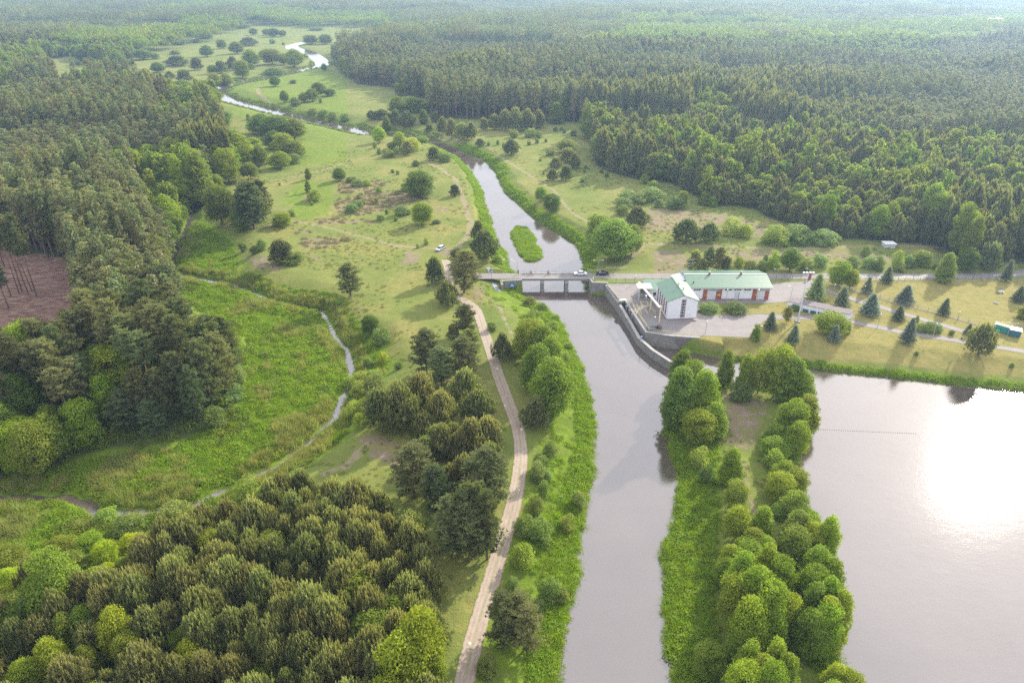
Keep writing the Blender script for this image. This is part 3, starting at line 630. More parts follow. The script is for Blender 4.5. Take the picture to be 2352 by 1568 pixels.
def plant(kind, x, y, z, h, w, label=None, group=None, color=None, sink=0.0):
    var = rng.choice(KIND[kind]); cm, tm, H0, W0 = var
    o = thing(KNAME[kind], label, KCAT[kind], (x, y, z-sink), rng.random()*6.28, group)
    o.scale = (w/W0, w/W0*rng.uniform(.92, 1.08), h/H0)
    c = link("crown", cm, o); t = link("trunk" if kind not in ('shrub', 'thuja') else "stem", tm, o)
    if color: c.color = (*color, 1)
    nthings[KCAT[kind]] = nthings.get(KCAT[kind], 0)+1
    return o

# ------------------------------------------------------------------ trees one can tell apart (crop, base x, base y, top y, width)
ORD = ['nearest', 'second nearest', 'third nearest', 'fourth nearest', 'fifth nearest', 'sixth nearest', 'seventh nearest', 'eighth nearest', 'ninth nearest', 'tenth nearest'] + \
      ['%d%s nearest' % (i, {1: 'st', 2: 'nd', 3: 'rd'}.get(i % 10 if i > 20 else 0, 'th')) for i in range(11, 160)]
SETS = []
def trees(region, group, rows): SETS.append((region, group, rows))
BR, DK, YL, GY, NT = (1.3, 1.3, .9), (.78, .85, .9), (1.75, 1.6, .8), (1.05, 1.1, 1.45), None
trees("on the open field left of the river", "trees on the open field", [
 ('bpine','E',985,895,680,150,NT),('bpine','E',520,670,510,180,DK),('bpine','E',1690,215,140,75,DK),('dec','E',912,115,25,88,DK),('dec','E',1455,215,55,185,DK),('dec','E',1470,410,265,130,BR),
 ('deccone','E',700,195,110,46,NT),('deccone','E',700,105,30,46,NT),('dec','E',530,415,335,130,BR),('shrub','E',600,665,600,130,NT),('shrub','E',260,590,530,50,DK),('shrub','E',335,605,555,50,DK),('shrub','E',390,585,515,60,NT),
 ('shrub','E',735,250,180,90,BR),('shrub','E',990,120,90,70,NT),('shrub','E',1025,150,110,70,GY),('shrub','E',1100,150,110,50,BR),('shrub','E',1180,190,155,42,BR),('shrub','E',1355,185,130,65,BR),('shrub','E',995,325,270,80,GY),
 ('shrub','E',1030,300,250,70,GY),('shrub','E',1325,345,285,85,GY),('shrub','E',1190,380,340,60,GY),('shrub','E',1160,265,230,30,NT),('shrub','E',1380,340,310,34,NT),('shrub','E',590,355,310,50,NT),('shrub','E',725,280,255,25,NT),
 ('shrub','E',1495,545,500,28,BR),('shrub','E',1437,568,540,18,BR),('shrub','E',1040,235,210,28,NT),('shrub','E',1290,385,358,28,NT),('shrub','E',1070,275,245,36,GY),('shrub','E',505,145,130,15,DK),('shrub','E',1565,400,380,50,DK),('shrub','E',1230,340,310,20,DK)])
trees("in the clump at the head of the stream", "clump at the head of the stream", [
 ('dec','E',120,410,150,185,DK),('bpine','E',320,400,35,260,NT),('bpine','E',335,440,110,190,DK),('dec','E',240,455,290,105,NT),('bpine','E',400,380,120,120,DK)])
trees("beside the river above the bridge", "pines by the river and the track", [
 ('bpine','E',1850,520,380,110,NT),('bpine','E',1890,640,450,190,DK),('bpine','E',1555,810,625,130,DK),('bpine','E',1750,870,600,170,NT),('bpine','E',1710,760,575,120,NT),('bpine','E',1640,955,785,150,NT),('bpine','E',1765,1150,955,130,NT),
 ('shrub','E',1985,675,620,70,BR),('bpine','E',1800,700,590,90,NT)])
trees("at the foot of the field by the stream", "shrubs at the foot of the field", [
 ('dec','E',1120,1150,1025,110,DK),('shrub','E',1195,1210,1120,120,NT),('shrub','E',1205,1345,1275,62,YL),('shrub','E',1105,1375,1310,66,NT),('shrub','E',1310,1380,1345,50,DK),('shrub','E',1150,1450,1400,110,BR),('shrub','E',1060,1460,1410,120,BR),('shrub','E',1040,1530,1470,90,BR),
 ('shrub','G',60,130,80,80,BR),('shrub','G',100,190,150,80,BR),('shrub','G',40,230,170,90,BR),('shrub','G',130,90,40,90,NT),('shrub','G',60,290,230,70,BR),('shrub','G',10,90,40,60,BR)])
trees("in the grove left of the dirt road", "pine grove left of the dirt road", [
 ('bpine','E',1500,1420,1140,165,NT),('bpine','E',1600,1490,1250,150,NT),('bpine','E',1750,1450,1185,170,NT),('bpine','E',1790,1330,1130,110,BR),('bpine','E',1680,1180,1080,80,NT),('bpine','G',170,290,100,180,DK),('bpine','G',270,310,70,180,NT),('bpine','G',370,220,20,160,NT),
 ('bpine','G',470,290,110,140,NT),('bpine','G',385,345,220,120,NT),('bpine','G',590,180,0,160,NT),('bpine','G',650,250,110,160,NT),('bpine','G',520,450,270,200,NT),('bpine','G',620,430,250,170,NT),('bpine','G',700,400,240,140,NT),
 ('bpine','G',330,640,400,170,NT),('bpine','G',395,470,340,110,NT),('bpine','G',450,720,500,130,DK),('bpine','G',590,600,430,160,NT),('bpine','G',700,670,410,180,NT),('bpine','G',560,960,640,210,NT),('bpine','G',650,950,580,200,NT),('bpine','G',600,760,570,140,NT),('bpine','G',520,620,480,120,NT),('bpine','G',710,520,370,140,NT),('bpine','G',450,420,280,110,NT)])
trees("in the verge right of the dirt road", "bushes and trees on the river's left bank", [
 ('bpine','E',2010,1320,1140,140,DK),('bpine','G',830,1400,1130,250,NT),('bpine','G',935,290,140,150,DK),('shrub','G',960,500,420,90,DK),('shrub','G',945,560,450,85,GY),('shrub','G',990,560,500,60,GY),('shrub','G',975,640,550,66,NT),('shrub','G',935,720,625,80,NT),
 ('shrub','G',880,830,730,120,NT),('shrub','G',960,860,740,130,NT),('shrub','G',870,990,870,120,BR),('shrub','G',820,1110,1030,64,GY),('shrub','G',1000,1150,1040,120,NT),('shrub','G',1060,1150,1080,90,NT),('shrub','G',700,1530,1450,120,NT),('shrub','G',950,1200,1150,70,GY),
 ('shrub','G',1090,800,730,90,BR),('shrub','G',1150,680,610,90,NT),('shrub','G',1010,430,360,80,NT),('dec','0',1270,955,820,95,NT),('dec','0',1232,900,790,66,DK),('dec','0',1216,835,735,58,NT),('dec','0',1246,850,745,60,DK),('dec','0',1262,880,770,55,NT),('dec','0',1215,800,722,48,DK),
 ('shrub','1',200,880,800,110,NT),('shrub','1',560,640,560,130,NT),('shrub','1',680,690,620,120,NT),('shrub','1',815,780,730,80,BR),('shrub','1',790,880,800,130,BR),('shrub','1',935,1060,1000,90,BR),('shrub','1',600,760,690,140,NT),('shrub','1',420,1120,1020,130,YL),('shrub','1',900,1160,1090,110,BR),('shrub','1',780,990,900,120,BR)])
trees("on the spit between river and lake", "trees on the spit between river and lake", [
 ('dec','H',120,330,100,160,DK),('dec','H',95,430,175,150,DK),('dec','H',200,400,180,130,NT),('dec','H',210,500,290,190,NT),('deccone','H',300,258,95,88,NT),('dec','H',385,285,120,90,NT),('dec','H',450,290,100,120,NT),('dec','H',520,305,85,140,NT),('dec','H',580,330,130,140,NT),('dec','H',630,350,190,130,NT),
 ('shrub','H',380,315,250,110,DK),('dec','H',650,460,300,130,NT),('dec','H',590,480,330,150,BR),('dec','H',540,570,430,170,NT),('dec','H',610,560,420,110,NT),('shrub','H',515,620,545,84,BR),('dec','H',565,770,590,170,NT),('dec','H',600,860,730,120,GY),('shrub','H',535,840,780,80,NT),
 ('dec','H',320,690,530,112,BR),('dec','H',345,805,680,112,GY),('dec','H',350,930,790,130,NT),('dec','H',455,930,790,110,BR),('dec','H',430,1060,890,190,BR),('dec','H',330,1130,960,160,NT),('dec','H',380,1300,1000,230,NT),('dec','H',480,1260,960,200,BR),('dec','H',420,1430,1060,250,BR),('dec','H',510,1420,1120,180,NT),
 ('dec','H',620,1050,810,200,GY),('dec','H',730,1030,830,120,NT),('dec','H',700,1230,970,210,NT),('dec','H',680,1460,1130,210,DK),('dec','H',735,1440,1100,180,NT),('dec','H',400,1670,1390,210,BR),('dec','H',510,1680,1380,180,NT),('dec','H',230,1520,1400,150,DK),('dec','H',780,1720,1490,200,BR),
 ('dec','H',380,1480,1230,170,NT),('shrub','H',190,600,540,90,BR),('shrub','H',220,680,620,70,DK)])
trees("on the rough ground above the bridge", "bushes on the rough ground above the bridge", [
 ('dec','0',1410,597,502,98,GY),('dec','0',1372,568,495,58,GY),('dec','0',1450,585,515,55,GY),('bpine','0',1460,522,474,56,DK),('shrub','0',1430,475,455,34,GY),('shrub','B',1890,1345,1290,120,GY),('shrub','B',1950,1370,1310,110,GY),('shrub','B',2050,1350,1270,150,GY),('shrub','B',2205,1408,1335,112,DK),('dec','B',2255,1395,1290,66,NT),
 ('shrub','B',2000,1240,1180,50,BR),('shrub','B',2055,1280,1225,62,BR),('dec','B',1375,1425,1310,112,DK),('dec','B',1300,1355,1265,80,BR),('bpine','B',1100,1045,940,112,DK),('bpine','B',890,985,935,72,DK),('bpine','B',545,890,835,55,NT),('bpine','B',640,905,790,80,NT),('bpine','B',700,935,800,90,NT),('bpine','B',770,945,830,115,NT),('bpine','B',830,945,825,80,NT),
 ('bpine','B',915,880,795,62,NT),('bpine','B',985,875,770,90,NT),('bpine','B',1060,880,740,110,NT),('bpine','B',1130,885,725,120,NT),('bpine','B',1210,880,735,120,NT),('bpine','B',1285,865,740,95,NT),('deccone','B',1400,835,690,104,NT),('shrub','B',1120,930,880,65,NT),('shrub','B',1230,925,870,75,GY),('shrub','B',1285,930,890,60,GY),
 ('dec','B',1480,1030,940,130,NT),('bpine','B',1480,1100,1000,120,NT),('bpine','B',1530,1140,1030,80,NT),('bpine','B',1400,1135,1060,100,NT),('bpine','B',1380,1218,1140,82,DK),('bpine','B',1470,1218,1115,92,DK),('shrub','B',1580,1230,1205,30,DK),('bpine','B',1720,1105,955,110,DK),
 ('shrub','B',1275,970,935,26,DK),('shrub','B',1220,980,950,26,DK),('shrub','B',1335,962,938,20,DK),('shrub','B',1010,978,948,22,DK),('shrub','B',948,983,960,20,DK),('shrub','B',1605,1140,1115,22,DK),('shrub','B',1595,1165,1145,22,DK),('shrub','B',1710,1170,1145,26,DK),('shrub','B',1745,1195,1168,30,DK),('shrub','B',1320,1180,1160,16,DK),('shrub','B',1298,1088,1070,16,DK),
 ('shrub','B',1460,900,870,24,DK),('shrub','B',1400,885,860,30,DK),('shrub','B',1440,880,858,24,DK),('shrub','B',1520,920,880,40,DK),('shrub','B',1360,1050,1010,50,NT),('shrub','B',2100,1400,1350,66,GY),('shrub','B',1850,1450,1390,80,NT)])
trees("on the near river meadow", "bushes where the river narrows", [
 ('dec','B',210,965,855,92,YL),('dec','B',350,1000,890,92,BR),('shrub','B',430,1015,930,100,YL),('bpine','B',400,1045,950,92,NT),('shrub','B',290,1010,965,60,NT),('shrub','B',270,1062,1010,70,NT),('shrub','B',325,1040,1000,40,NT),('shrub','B',183,1002,962,28,BR),('shrub','B',208,1042,1005,28,NT),('bpine','B',578,1085,990,95,DK),('shrub','B',460,1122,1085,50,DK),('shrub','B',300,1168,1145,25,DK),('shrub','B',335,1180,1150,25,BR),
 ('deccone','B',262,880,785,66,NT),('shrub','B',500,960,920,70,BR),('shrub','B',660,1090,1040,80,NT),('shrub','B',610,1060,1010,60,BR)])
trees("at the corner of the far pine wood", "trees at the corner of the far pine wood", [
 ('dec','B',355,645,565,86,DK),('dec','B',340,780,650,120,NT),('dec','B',420,760,655,120,NT),('dec','B',480,750,670,80,NT),('dec','B',530,765,690,70,NT),('deccone','B',510,838,740,70,NT),('bpine','B',400,855,755,110,DK),('bpine','B',325,835,740,100,DK),('bpine','B',230,805,735,110,DK),('bpine','B',160,805,745,70,DK),('bpine','B',590,825,755,76,DK),('bpine','B',280,830,760,80,DK)])
trees("beside the drive behind the long building", "bushes behind the road by the plant", [
 ('bpine','2',440,305,50,200,NT),('bpine','2',600,280,20,150,NT),('bpine','2',720,300,30,150,NT),('bpine','2',800,312,130,120,NT),('bpine','2',530,300,150,110,NT),('shrub','2',960,240,135,112,BR),('shrub','2',1080,280,175,150,NT),('shrub','2',1230,288,180,120,NT),('shrub','2',1350,262,70,130,BR),('dec','2',1540,282,20,230,DK),('shrub','2',1720,275,150,150,NT),('shrub','2',1880,235,100,150,GY),('shrub','2',1265,185,105,60,DK),
 ('shrub','3',640,268,125,112,DK),('shrub','3',500,125,10,92,GY),('shrub','3',830,250,60,110,BR),('shrub','3',950,235,110,100,GY),('dec','3',1100,220,65,190,NT),('shrub','3',1010,242,185,62,DK),('shrub','3',1255,257,205,50,DK),('shrub','3',360,235,120,130,GY),('shrub','3',530,235,130,140,GY),('shrub','3',860,275,190,130,NT),('dec','3',1590,275,20,230,DK),('bpine','3',1830,265,-30,260,DK),
 ('shrub','0',1680,540,505,45,BR),('shrub','0',1712,545,518,32,BR),('shrub','0',1780,560,515,55,BR),('bpine','0',1575,555,502,64,DK),('bpine','0',1628,555,510,48,DK),('shrub','0',1830,555,520,60,NT),('shrub','0',1890,560,530,60,GY),('deccone','0',1636,475,450,20,BR),('deccone','0',1618,470,440,30,NT)])
trees("on the yellow lawn of the plant", "garden trees on the plant's lawn", [
 ('dec','2',2000,1000,770,330,BR),('shrub','3',1100,925,850,120,GY),('shrub','3',1190,940,840,130,GY),('shrub','3',1285,945,870,90,GY),('dec','2',2095,455,180,230,BR),('dec','2',2230,480,270,165,BR),('spruce','2',1830,622,325,200,BR),('spruce','2',2130,685,470,160,NT),('spruce','2',1310,962,760,140,NT),('bpine','2',1510,880,710,100,YL),('spruce','2',1575,1105,910,138,NT),('thuja','2',1140,1090,905,112,NT),('spruce','2',2040,1100,905,118,GY),('thuja','2',2200,1005,880,66,DK),
 ('shrub','2',600,755,665,200,GY),('shrub','2',905,755,668,240,DK),('shrub','2',1610,742,680,110,DK),('shrub','2',500,765,735,40,DK),('spruce','3',515,515,345,112,NT),('spruce','3',545,748,525,195,GY),('spruce','3',730,405,230,125,NT),('spruce','3',925,625,435,172,GY),('spruce','3',855,812,655,122,NT),('spruce','3',955,1055,790,145,GY),('spruce','3',1352,752,575,112,NT),
 ('spruce','3',2030,385,150,120,NT),('deccone','3',1345,398,70,190,GY),('spruce','3',2160,612,440,112,NT),('thuja','3',2235,795,620,150,NT),('thuja','3',2225,600,490,80,NT),('spruce','3',1620,965,850,86,NT),('bpine','3',1730,1190,850,300,NT),('thuja','3',1060,838,765,48,NT),('shrub','3',1440,972,925,62,NT),('shrub','3',1058,1198,1160,46,DK),('shrub','3',2100,1328,1285,50,DK)])
trees("in the belt above the stream's head", "broadleaf belt along the left wood", [
 ('dec','A',350,1290,1130,170,BR),('dec','A',820,1120,980,140,BR),('dec','A',1030,1130,975,200,BR),('dec','A',1180,1130,925,170,BR),('dec','A',960,1260,1120,190,BR),('dec','A',1140,1330,1140,180,NT),('deccone','A',1255,1420,1040,135,BR),('deccone','A',1370,1380,1010,170,NT),('dec','A',1550,1240,1010,160,BR),('dec','A',1330,1380,1170,75,DK),
 ('dec','A',1640,1130,900,180,BR),('dec','A',1760,1120,980,100,NT),('dec','A',1150,1540,1310,160,BR),('dec','A',1060,1440,1270,130,NT),('dec','A',1480,880,750,170,DK),('dec','A',1120,810,680,170,NT),('dec','A',1190,800,670,100,NT),('dec','A',1280,790,630,150,DK),('dec','A',1400,760,640,140,NT),('dec','A',1250,650,540,180,NT),('dec','A',1380,650,540,140,NT),('dec','A',1455,585,490,92,BR),('dec','A',1535,585,490,84,NT),('dec','A',1110,670,590,120,BR),
 ('dec','A',1770,905,765,180,DK),('dec','A',1870,935,790,190,DK),('dec','A',1990,945,800,160,NT),('dec','A',1860,1005,880,150,DK),('dec','A',1920,1070,900,150,NT),('dec','A',1990,1070,950,130,NT),('dec','A',2035,1055,975,70,GY),('dec','A',1900,1135,1020,140,BR),('shrub','A',1990,1105,1045,80,GY),('shrub','A',1680,810,770,30,NT),('dec','A',1720,1040,930,100,BR),
 ('dec','A',1690,1210,1100,110,NT),('dec','A',1580,1160,960,120,BR),('dec','A',1440,1210,1060,120,NT),('dec','A',1220,1500,1380,110,NT),('dec','A',1470,1290,1180,90,NT)])
trees("on the far river meadow", "trees of the far river meadow", [
 ('bpine','A',1200,445,375,160,DK),('bpine','A',1335,475,385,92,DK),('dec','A',1400,385,305,92,DK),('bpine','A',1500,495,410,92,DK),('bpine','A',1580,475,380,92,DK),('dec','A',1640,530,410,100,GY),('dec','A',1700,450,330,120,GY),('dec','A',1600,365,280,100,NT),('bpine','A',1680,310,250,130,DK),('dec','A',1840,435,330,120,NT),('dec','A',1990,455,330,130,GY),('shrub','A',1860,505,460,130,NT),
 ('dec','A',970,405,330,120,GY),('bpine','A',1250,555,470,110,DK),('bpine','A',1150,535,480,70,DK),('dec','A',1070,490,420,92,DK),('dec','A',2100,298,240,100,DK),('dec','A',2200,300,235,90,DK),('dec','A',1715,238,190,60,DK),('dec','A',1850,250,190,92,DK),('dec','A',1912,250,205,42,DK),('dec','A',1800,240,195,60,DK),('shrub','A',1220,305,275,72,NT),('shrub','A',1330,290,265,52,NT),('shrub','A',1090,300,265,60,NT),('shrub','A',1140,290,255,60,NT),
 ('shrub','A',2135,207,183,96,DK),('shrub','A',2010,167,140,60,NT),('shrub','A',1550,187,160,72,NT),('shrub','A',1640,192,165,100,NT),('dec','A',1860,585,510,74,DK),('shrub','A',1980,565,540,42,DK),('dec','A',1925,692,610,66,DK),('shrub','A',1990,712,660,62,DK),('dec','A',2055,692,620,78,NT),('dec','A',2110,685,600,82,DK),('dec','A',2150,650,555,110,DK),('dec','A',2230,648,600,72,NT),('shrub','A',2165,697,650,22,NT),
 ('shrub','A',2110,775,735,62,NT),('shrub','A',2185,790,740,72,NT),('dec','A',990,520,460,60,NT),('shrub','A',1000,545,490,70,GY),('dec','A',1440,500,440,70,NT),('shrub','A',1400,260,228,90,NT),('shrub','A',1050,400,350,60,NT),('shrub','A',860,440,400,70,NT),('shrub','A',720,440,415,70,GY),('shrub','A',640,450,425,60,GY),('shrub','A',520,440,410,60,GY),('dec','A',800,440,330,80,NT),('shrub','A',1185,370,342,62,NT),('dec','A',560,410,330,80,NT),
 ('shrub','A',1840,297,265,34,DK),('shrub','A',1915,305,290,18,DK),('shrub','A',1700,470,430,50,NT),('dec','A',1500,330,270,70,NT),('dec','A',1780,400,340,70,DK),('dec','A',1920,440,360,80,GY),('shrub','A',2060,390,365,40,NT),('dec','A',2190,480,430,40,GY),('shrub','A',2250,810,760,60,NT),('shrub','A',2330,820,770,60,NT)])
trees("in the pine stand at the clearing", "tall pines standing in the clearing", [
 ('pine','D',75,618,90,108,NT),('pine','D',150,590,85,108,NT),('pine','D',195,612,100,99,NT),('pine','D',245,615,70,115,NT),('pine','D',130,600,60,100,NT),('pine','D',30,420,-30,108,NT),('pine','D',60,700,420,108,NT),('pine','D',215,580,90,90,NT),('pine','D',10,560,60,90,NT)])
trees("at the foot of the left pine wood", "trees at the foot of the left wood", [
 ('pine','0',38,1003,850,50,NT),('pine','0',182,1002,850,60,NT),('pine','0',200,975,830,55,NT),('pine','0',215,958,820,55,NT),('dec','D',840,1330,955,230,BR),('dec','D',760,1440,1150,160,BR),('dec','D',310,1568,1450,180,BR),('shrub','D',520,1500,1400,140,NT),('bpine','D',1130,1480,1120,150,NT),('bpine','D',1000,1500,1130,150,NT),('bpine','D',1250,1400,1010,170,NT),('bpine','D',1440,1370,910,190,NT),('bpine','D',1530,1290,880,180,NT),('bpine','D',1480,1180,760,190,NT),('bpine','D',880,1540,1270,190,DK),('bpine','D',1360,1200,800,150,NT),
 ('bpine','D',1560,1150,770,150,NT),('bpine','D',1350,1470,1100,150,DK),('bpine','D',1060,1560,1330,160,DK),('shrub','D',1560,1300,1230,150,GY),('shrub','D',1450,1480,1380,150,NT),('shrub','D',1620,1200,1100,90,GY),('dec','D',200,1500,1150,220,DK),('dec','D',100,1450,1200,200,DK),('dec','D',1230,900,830,90,DK),('shrub','D',1180,560,480,120,GY),('shrub','D',1140,210,150,80,NT)])
trees("in the thicket below the dirt road's pines", "bright trees at the foot of the frame", [
 ('dec','G',380,1560,1185,210,BR),('dec','G',280,1660,1320,230,BR),('dec','G',440,1600,1400,110,NT),('dec','F',390,1530,1290,200,BR),('dec','F',200,1600,1440,220,BR),('dec','F',620,1560,1330,160,NT),('dec','F',810,1400,1090,230,BR),('dec','F',880,1500,1270,180,NT),('dec','F',340,1060,890,230,GY),('dec','F',90,960,840,150,YL),('dec','F',510,920,750,180,GY),('dec','F',610,760,620,150,BR),('dec','F',710,840,680,140,YL),('dec','F',850,740,620,140,YL),('dec','F',410,800,640,170,NT),
 ('dec','F',100,850,720,200,NT),('dec','F',300,900,780,160,BR),('dec','F',40,1100,960,160,BR),('dec','F',720,930,800,100,YL),('dec','F',800,880,780,90,GY),('shrub','F',700,540,465,130,BR),('shrub','F',840,620,520,170,NT),('shrub','F',1130,520,430,170,NT),('shrub','F',1600,420,290,170,BR),('dec','F',170,1250,1080,200,GY),('dec','F',1180,1400,1230,140,NT)])
EXPL = []
# junipers and small plants of this list stay inside the camera's view
for region, group, rows in SETS:
    placed = []
    rr_ = []
    for r in rows:
        kind, k, x, y, ty, w, colr = r
        if 'spit' in region and w >= 160 and kind == 'dec':
            hh = y-ty
            rr_ += [('dec', k, x-w*.14, y, ty+hh*.36, w*.80, colr), ('dec', k, x+w*.20, y-hh*.16, ty+hh*.20, w*.74, NT), ('deccone', k, x-w*.08, y-hh*.34, ty, w*.74, colr)]
        elif 'dirt road' in region and w >= 195 and kind == 'bpine':
            rr_ += [(kind, k, x-w*.2, y-w*.08, ty+10, w*.68, colr), (kind, k, x+w*.22, y, ty+w*.2, w*.64, colr), (kind, k, x+w*.05, y-w*.22, ty, w*.64, colr)]
        else: rr_.append(r)
    for r in rr_:
        kind, k, x, y, ty, w, colr = r
        u, v = px(k, x, y); gx_, gy_, gz_ = ground_at(u, v)
        vt = px(k, x, ty)[1]; h = top_height(gx_, gy_, gz_, vt)
        depth = gy_*cp-(gz_+h*.5-CAM_H)*sp
        wm_ = w*KREG[k][2]*depth/FPX
        hmax = {'pine': 30, 'shrub': 7, 'bpine': 19, 'dec': 20, 'lpine': 21, 'deccone': 26}.get(kind, 14)
        if kind == 'dec' and h > 13 and h/max(wm_, .1) > 1.9: wm_ *= 1.15
        if kind == 'spruce': wm_ *= 1.2
        if 'spit' in region: wm_ *= .88; colr = colr or (1.18, 1.2, .95)
        if 'grove' in region: wm_ *= 1.15
        if 'verge' in region and kind == 'shrub': wm_ *= .82; h *= .85
        if kind == 'bpine' and h/max(wm_, .1) > 1.55: kind = 'lpine'
        if 'spit' in region and kind == 'dec' and h > 6 and len(placed) % 3 == 0: kind = 'deccone'; wm_ *= 1.05
        placed.append((gy_, kind, gx_, gy_, gz_, min(h, hmax), wm_*1.06, colr))
    placed.sort()
    cnt = {}
    for gy0, kind, x, y, z, h, w, colr in placed:
        EXPL.append((x, y, z, h, w, KCAT[kind]))
        cat = KCAT[kind]; i = cnt.get(cat, 0); cnt[cat] = i+1; tot = sum(1 for p in placed if KCAT[p[1]] == cat)
        if kind == 'shrub': hue = 'leafy green'
        elif cat == 'pine tree': hue = 'bushy dark' if kind in ('bpine', 'lpine') else 'bare trunked tall'
        elif cat == 'spruce tree': hue = 'conical blue green'
        elif cat == 'thuja': hue = 'dense clipped green'
        else: hue = 'green'
        if colr is BR: hue = 'bright green'
        elif colr is YL: hue = 'yellow green'
        elif colr is GY: hue = 'pale grey green'
        noun = {'bush': 'bush', 'thuja': 'thuja'}.get(cat, cat)
        if tot == 1: lab = f"{hue} {noun}, the only one {region}"
        else: lab = f"{hue} {noun}, {ORD[i]} {region}"
        plant(kind, x, y, z, h, w, lab, group, colr)

# ------------------------------------------------------------------ the woods
DECZ = [[(-900,105),(0,105),(85,100),(200,62),(240,52),(290,65),(350,62),(440,38),(485,45),(485,80),(400,92),(330,112),(300,145),(230,155),(160,128),(90,140),(60,165),(0,190),(-900,200)],
        [(400,190),(500,180),(500,262),(400,270),(355,265),(350,235)], P_('A',[(740,1000),(1180,930),(1260,1010),(1500,1010),(1600,900),(1740,950),(1800,1100),(1480,1230),(1480,1400),(1200,1600),(1060,1450),(900,1150),(760,1080)]),
        [(1440,35),(1600,35),(1700,60),(1790,95),(1850,85),(2100,40),(2352,30),(3200,20),(3200,60),(2352,60),(2140,100),(2200,125),(2100,125),(1950,110),(1800,105),(1560,100),(1450,90),(1400,50)],
        [(1840,270),(1960,275),(2020,300),(2180,300),(2170,345),(1990,330),(1850,305)],[(2230,310),(2352,320),(2600,330),(2600,360),(2240,350)],[(2020,345),(2150,360),(2140,410),(2000,410)],[(1900,455),(2035,455),(2030,520),(1900,510)],
        [(2190,425),(2255,440),(2250,490),(2190,480)],[(2140,490),(2190,490),(2190,540),(2140,540)],[(1600,220),(1670,225),(1750,330),(1740,370),(1650,340),(1580,270)],[(1700,350),(1830,360),(1830,420),(1720,430)],
        [(560,18),(900,22),(900,48),(560,45)],[(-100,870),(120,850),(140,1000),(-100,1000)]]
BPZ = [[(1330,285),(1750,330),(2600,380),(2600,640),(2200,640),(1740,500),(1540,440),(1380,400)],[(560,1000),(1060,1100),(1060,2200),(-900,2200),(-900,1200),(300,1200)],[(1600,440),(2600,520),(2600,640),(2200,640),(1700,520)]]
SHZ = P_('F',[(-900,700),(560,560),(900,600),(900,800),(760,1000),(560,1568),(-900,1568)])
rs = np.random.RandomState(77)
def scatter(x0, x1, y0, y1, sp_):
    ax_ = np.arange(x0, x1, sp_); ay_ = np.arange(y0, y1, sp_); X, Y = np.meshgrid(ax_, ay_); X = X+(np.arange(len(ay_)) % 2)[:, None]*sp_*.5
    X = X.ravel()+rs.uniform(-.42, .42, X.size)*sp_; Y = Y.ravel()+rs.uniform(-.42, .42, Y.size)*sp_; return X, Y
def classify(X, Y, hdef=20.):
    """returns keep mask, class (0 pine,1 dec,2 bushy pine,3 shrub-dec), height"""
    Z = height(X, Y); u0, v0 = pj(X, Y, Z); vis = (u0 > -350) & (u0 < 2700) & (v0 < 1900) & (Y > 45)
    n = len(X); um, vm = pj(X, Y, Z+hdef*.8)
    isd = np.zeros(n, bool)
    for p in DECZ: isd |= poly_in(p, um, vm)
    isb = np.zeros(n, bool)
    for p in BPZ: isb |= poly_in(p, u0, v0)
    iss = poly_in(SHZ, u0, v0)
    cls = np.where(isd, np.where(rs.rand(n) < .85, 1, 0), np.where(rs.rand(n) < .05+.4*(fbm(X, Y, 70) > .63), 1, 0)); cls = np.where(isb, np.where(rs.rand(n) < np.where(v0 < 700, .88-.33*(fbm(X, Y, 30) > .6), .88), 2, 1), cls)
    cls = np.where(iss, np.where(rs.rand(n) < .45, 2, 1), cls)
    big = (isb | iss) & (v0 > 900)
    h = np.choose(cls, [22+rs.randn(n)*1.9, 15+rs.randn(n)*2.2, 12.5+rs.randn(n)*2.6, 6+rs.randn(n)])
    h = np.where(big, np.where(cls == 2, 9.5+rs.randn(n)*1.3, 7.5+rs.randn(n)*1.6), h)
    h = np.where(isd & (cls == 0), 17, h); h = np.clip(h, 3.5, 28); h *= (1+.2*(fbm(X, Y, 45)-.5)*2)*np.where(v0 < 700, .74+.42*smooth(.35, .55, vnoise(X+70, Y, 95)), 1)
    cls = np.where((cls == 0) & (v0 < 420) & (vnoise(X+31, Y+17, 120) > .68), 2, cls)
    keep = vis.copy()
    for f in (0, .5, .93):
        uu, vv = pj(X, Y, Z+h*f)
        for p in OPEN: keep &= ~poly_in(p, uu, vv)
    keep &= (water_sdf(X, Y) > 3) & (line_dist(ROAD, X, Y) > 4)
    idx = np.where(keep)[0]; x_, y_ = X[idx], Y[idx]; ok = np.ones(len(idx), bool); uc, vc = pj(x_, y_, Z[idx]+h[idx]*.75)
    for ex, ey, ez, eh, ew, ec in EXPL:      # the surveyed trees stay clear of crowding neighbours
        ok &= (x_-ex)**2+(y_-ey)**2 > (3.2 if eh > 4 else 2)**2
        if eh > 5 and ec != 'spruce tree':
            ut, vt_ = pj(ex, ey, ez+eh); ub, vb = pj(ex, ey, ez); hw = ew*.45*FPX/math.sqrt(ex*ex+ey*ey+8000)
            ok &= ~((abs(uc-ut) < hw) & (vc > vt_-4) & (vc < vt_+(vb-vt_)*.62) & (y_ < ey))
    keep[idx] = ok
    return keep, cls, h, Z, u0, v0
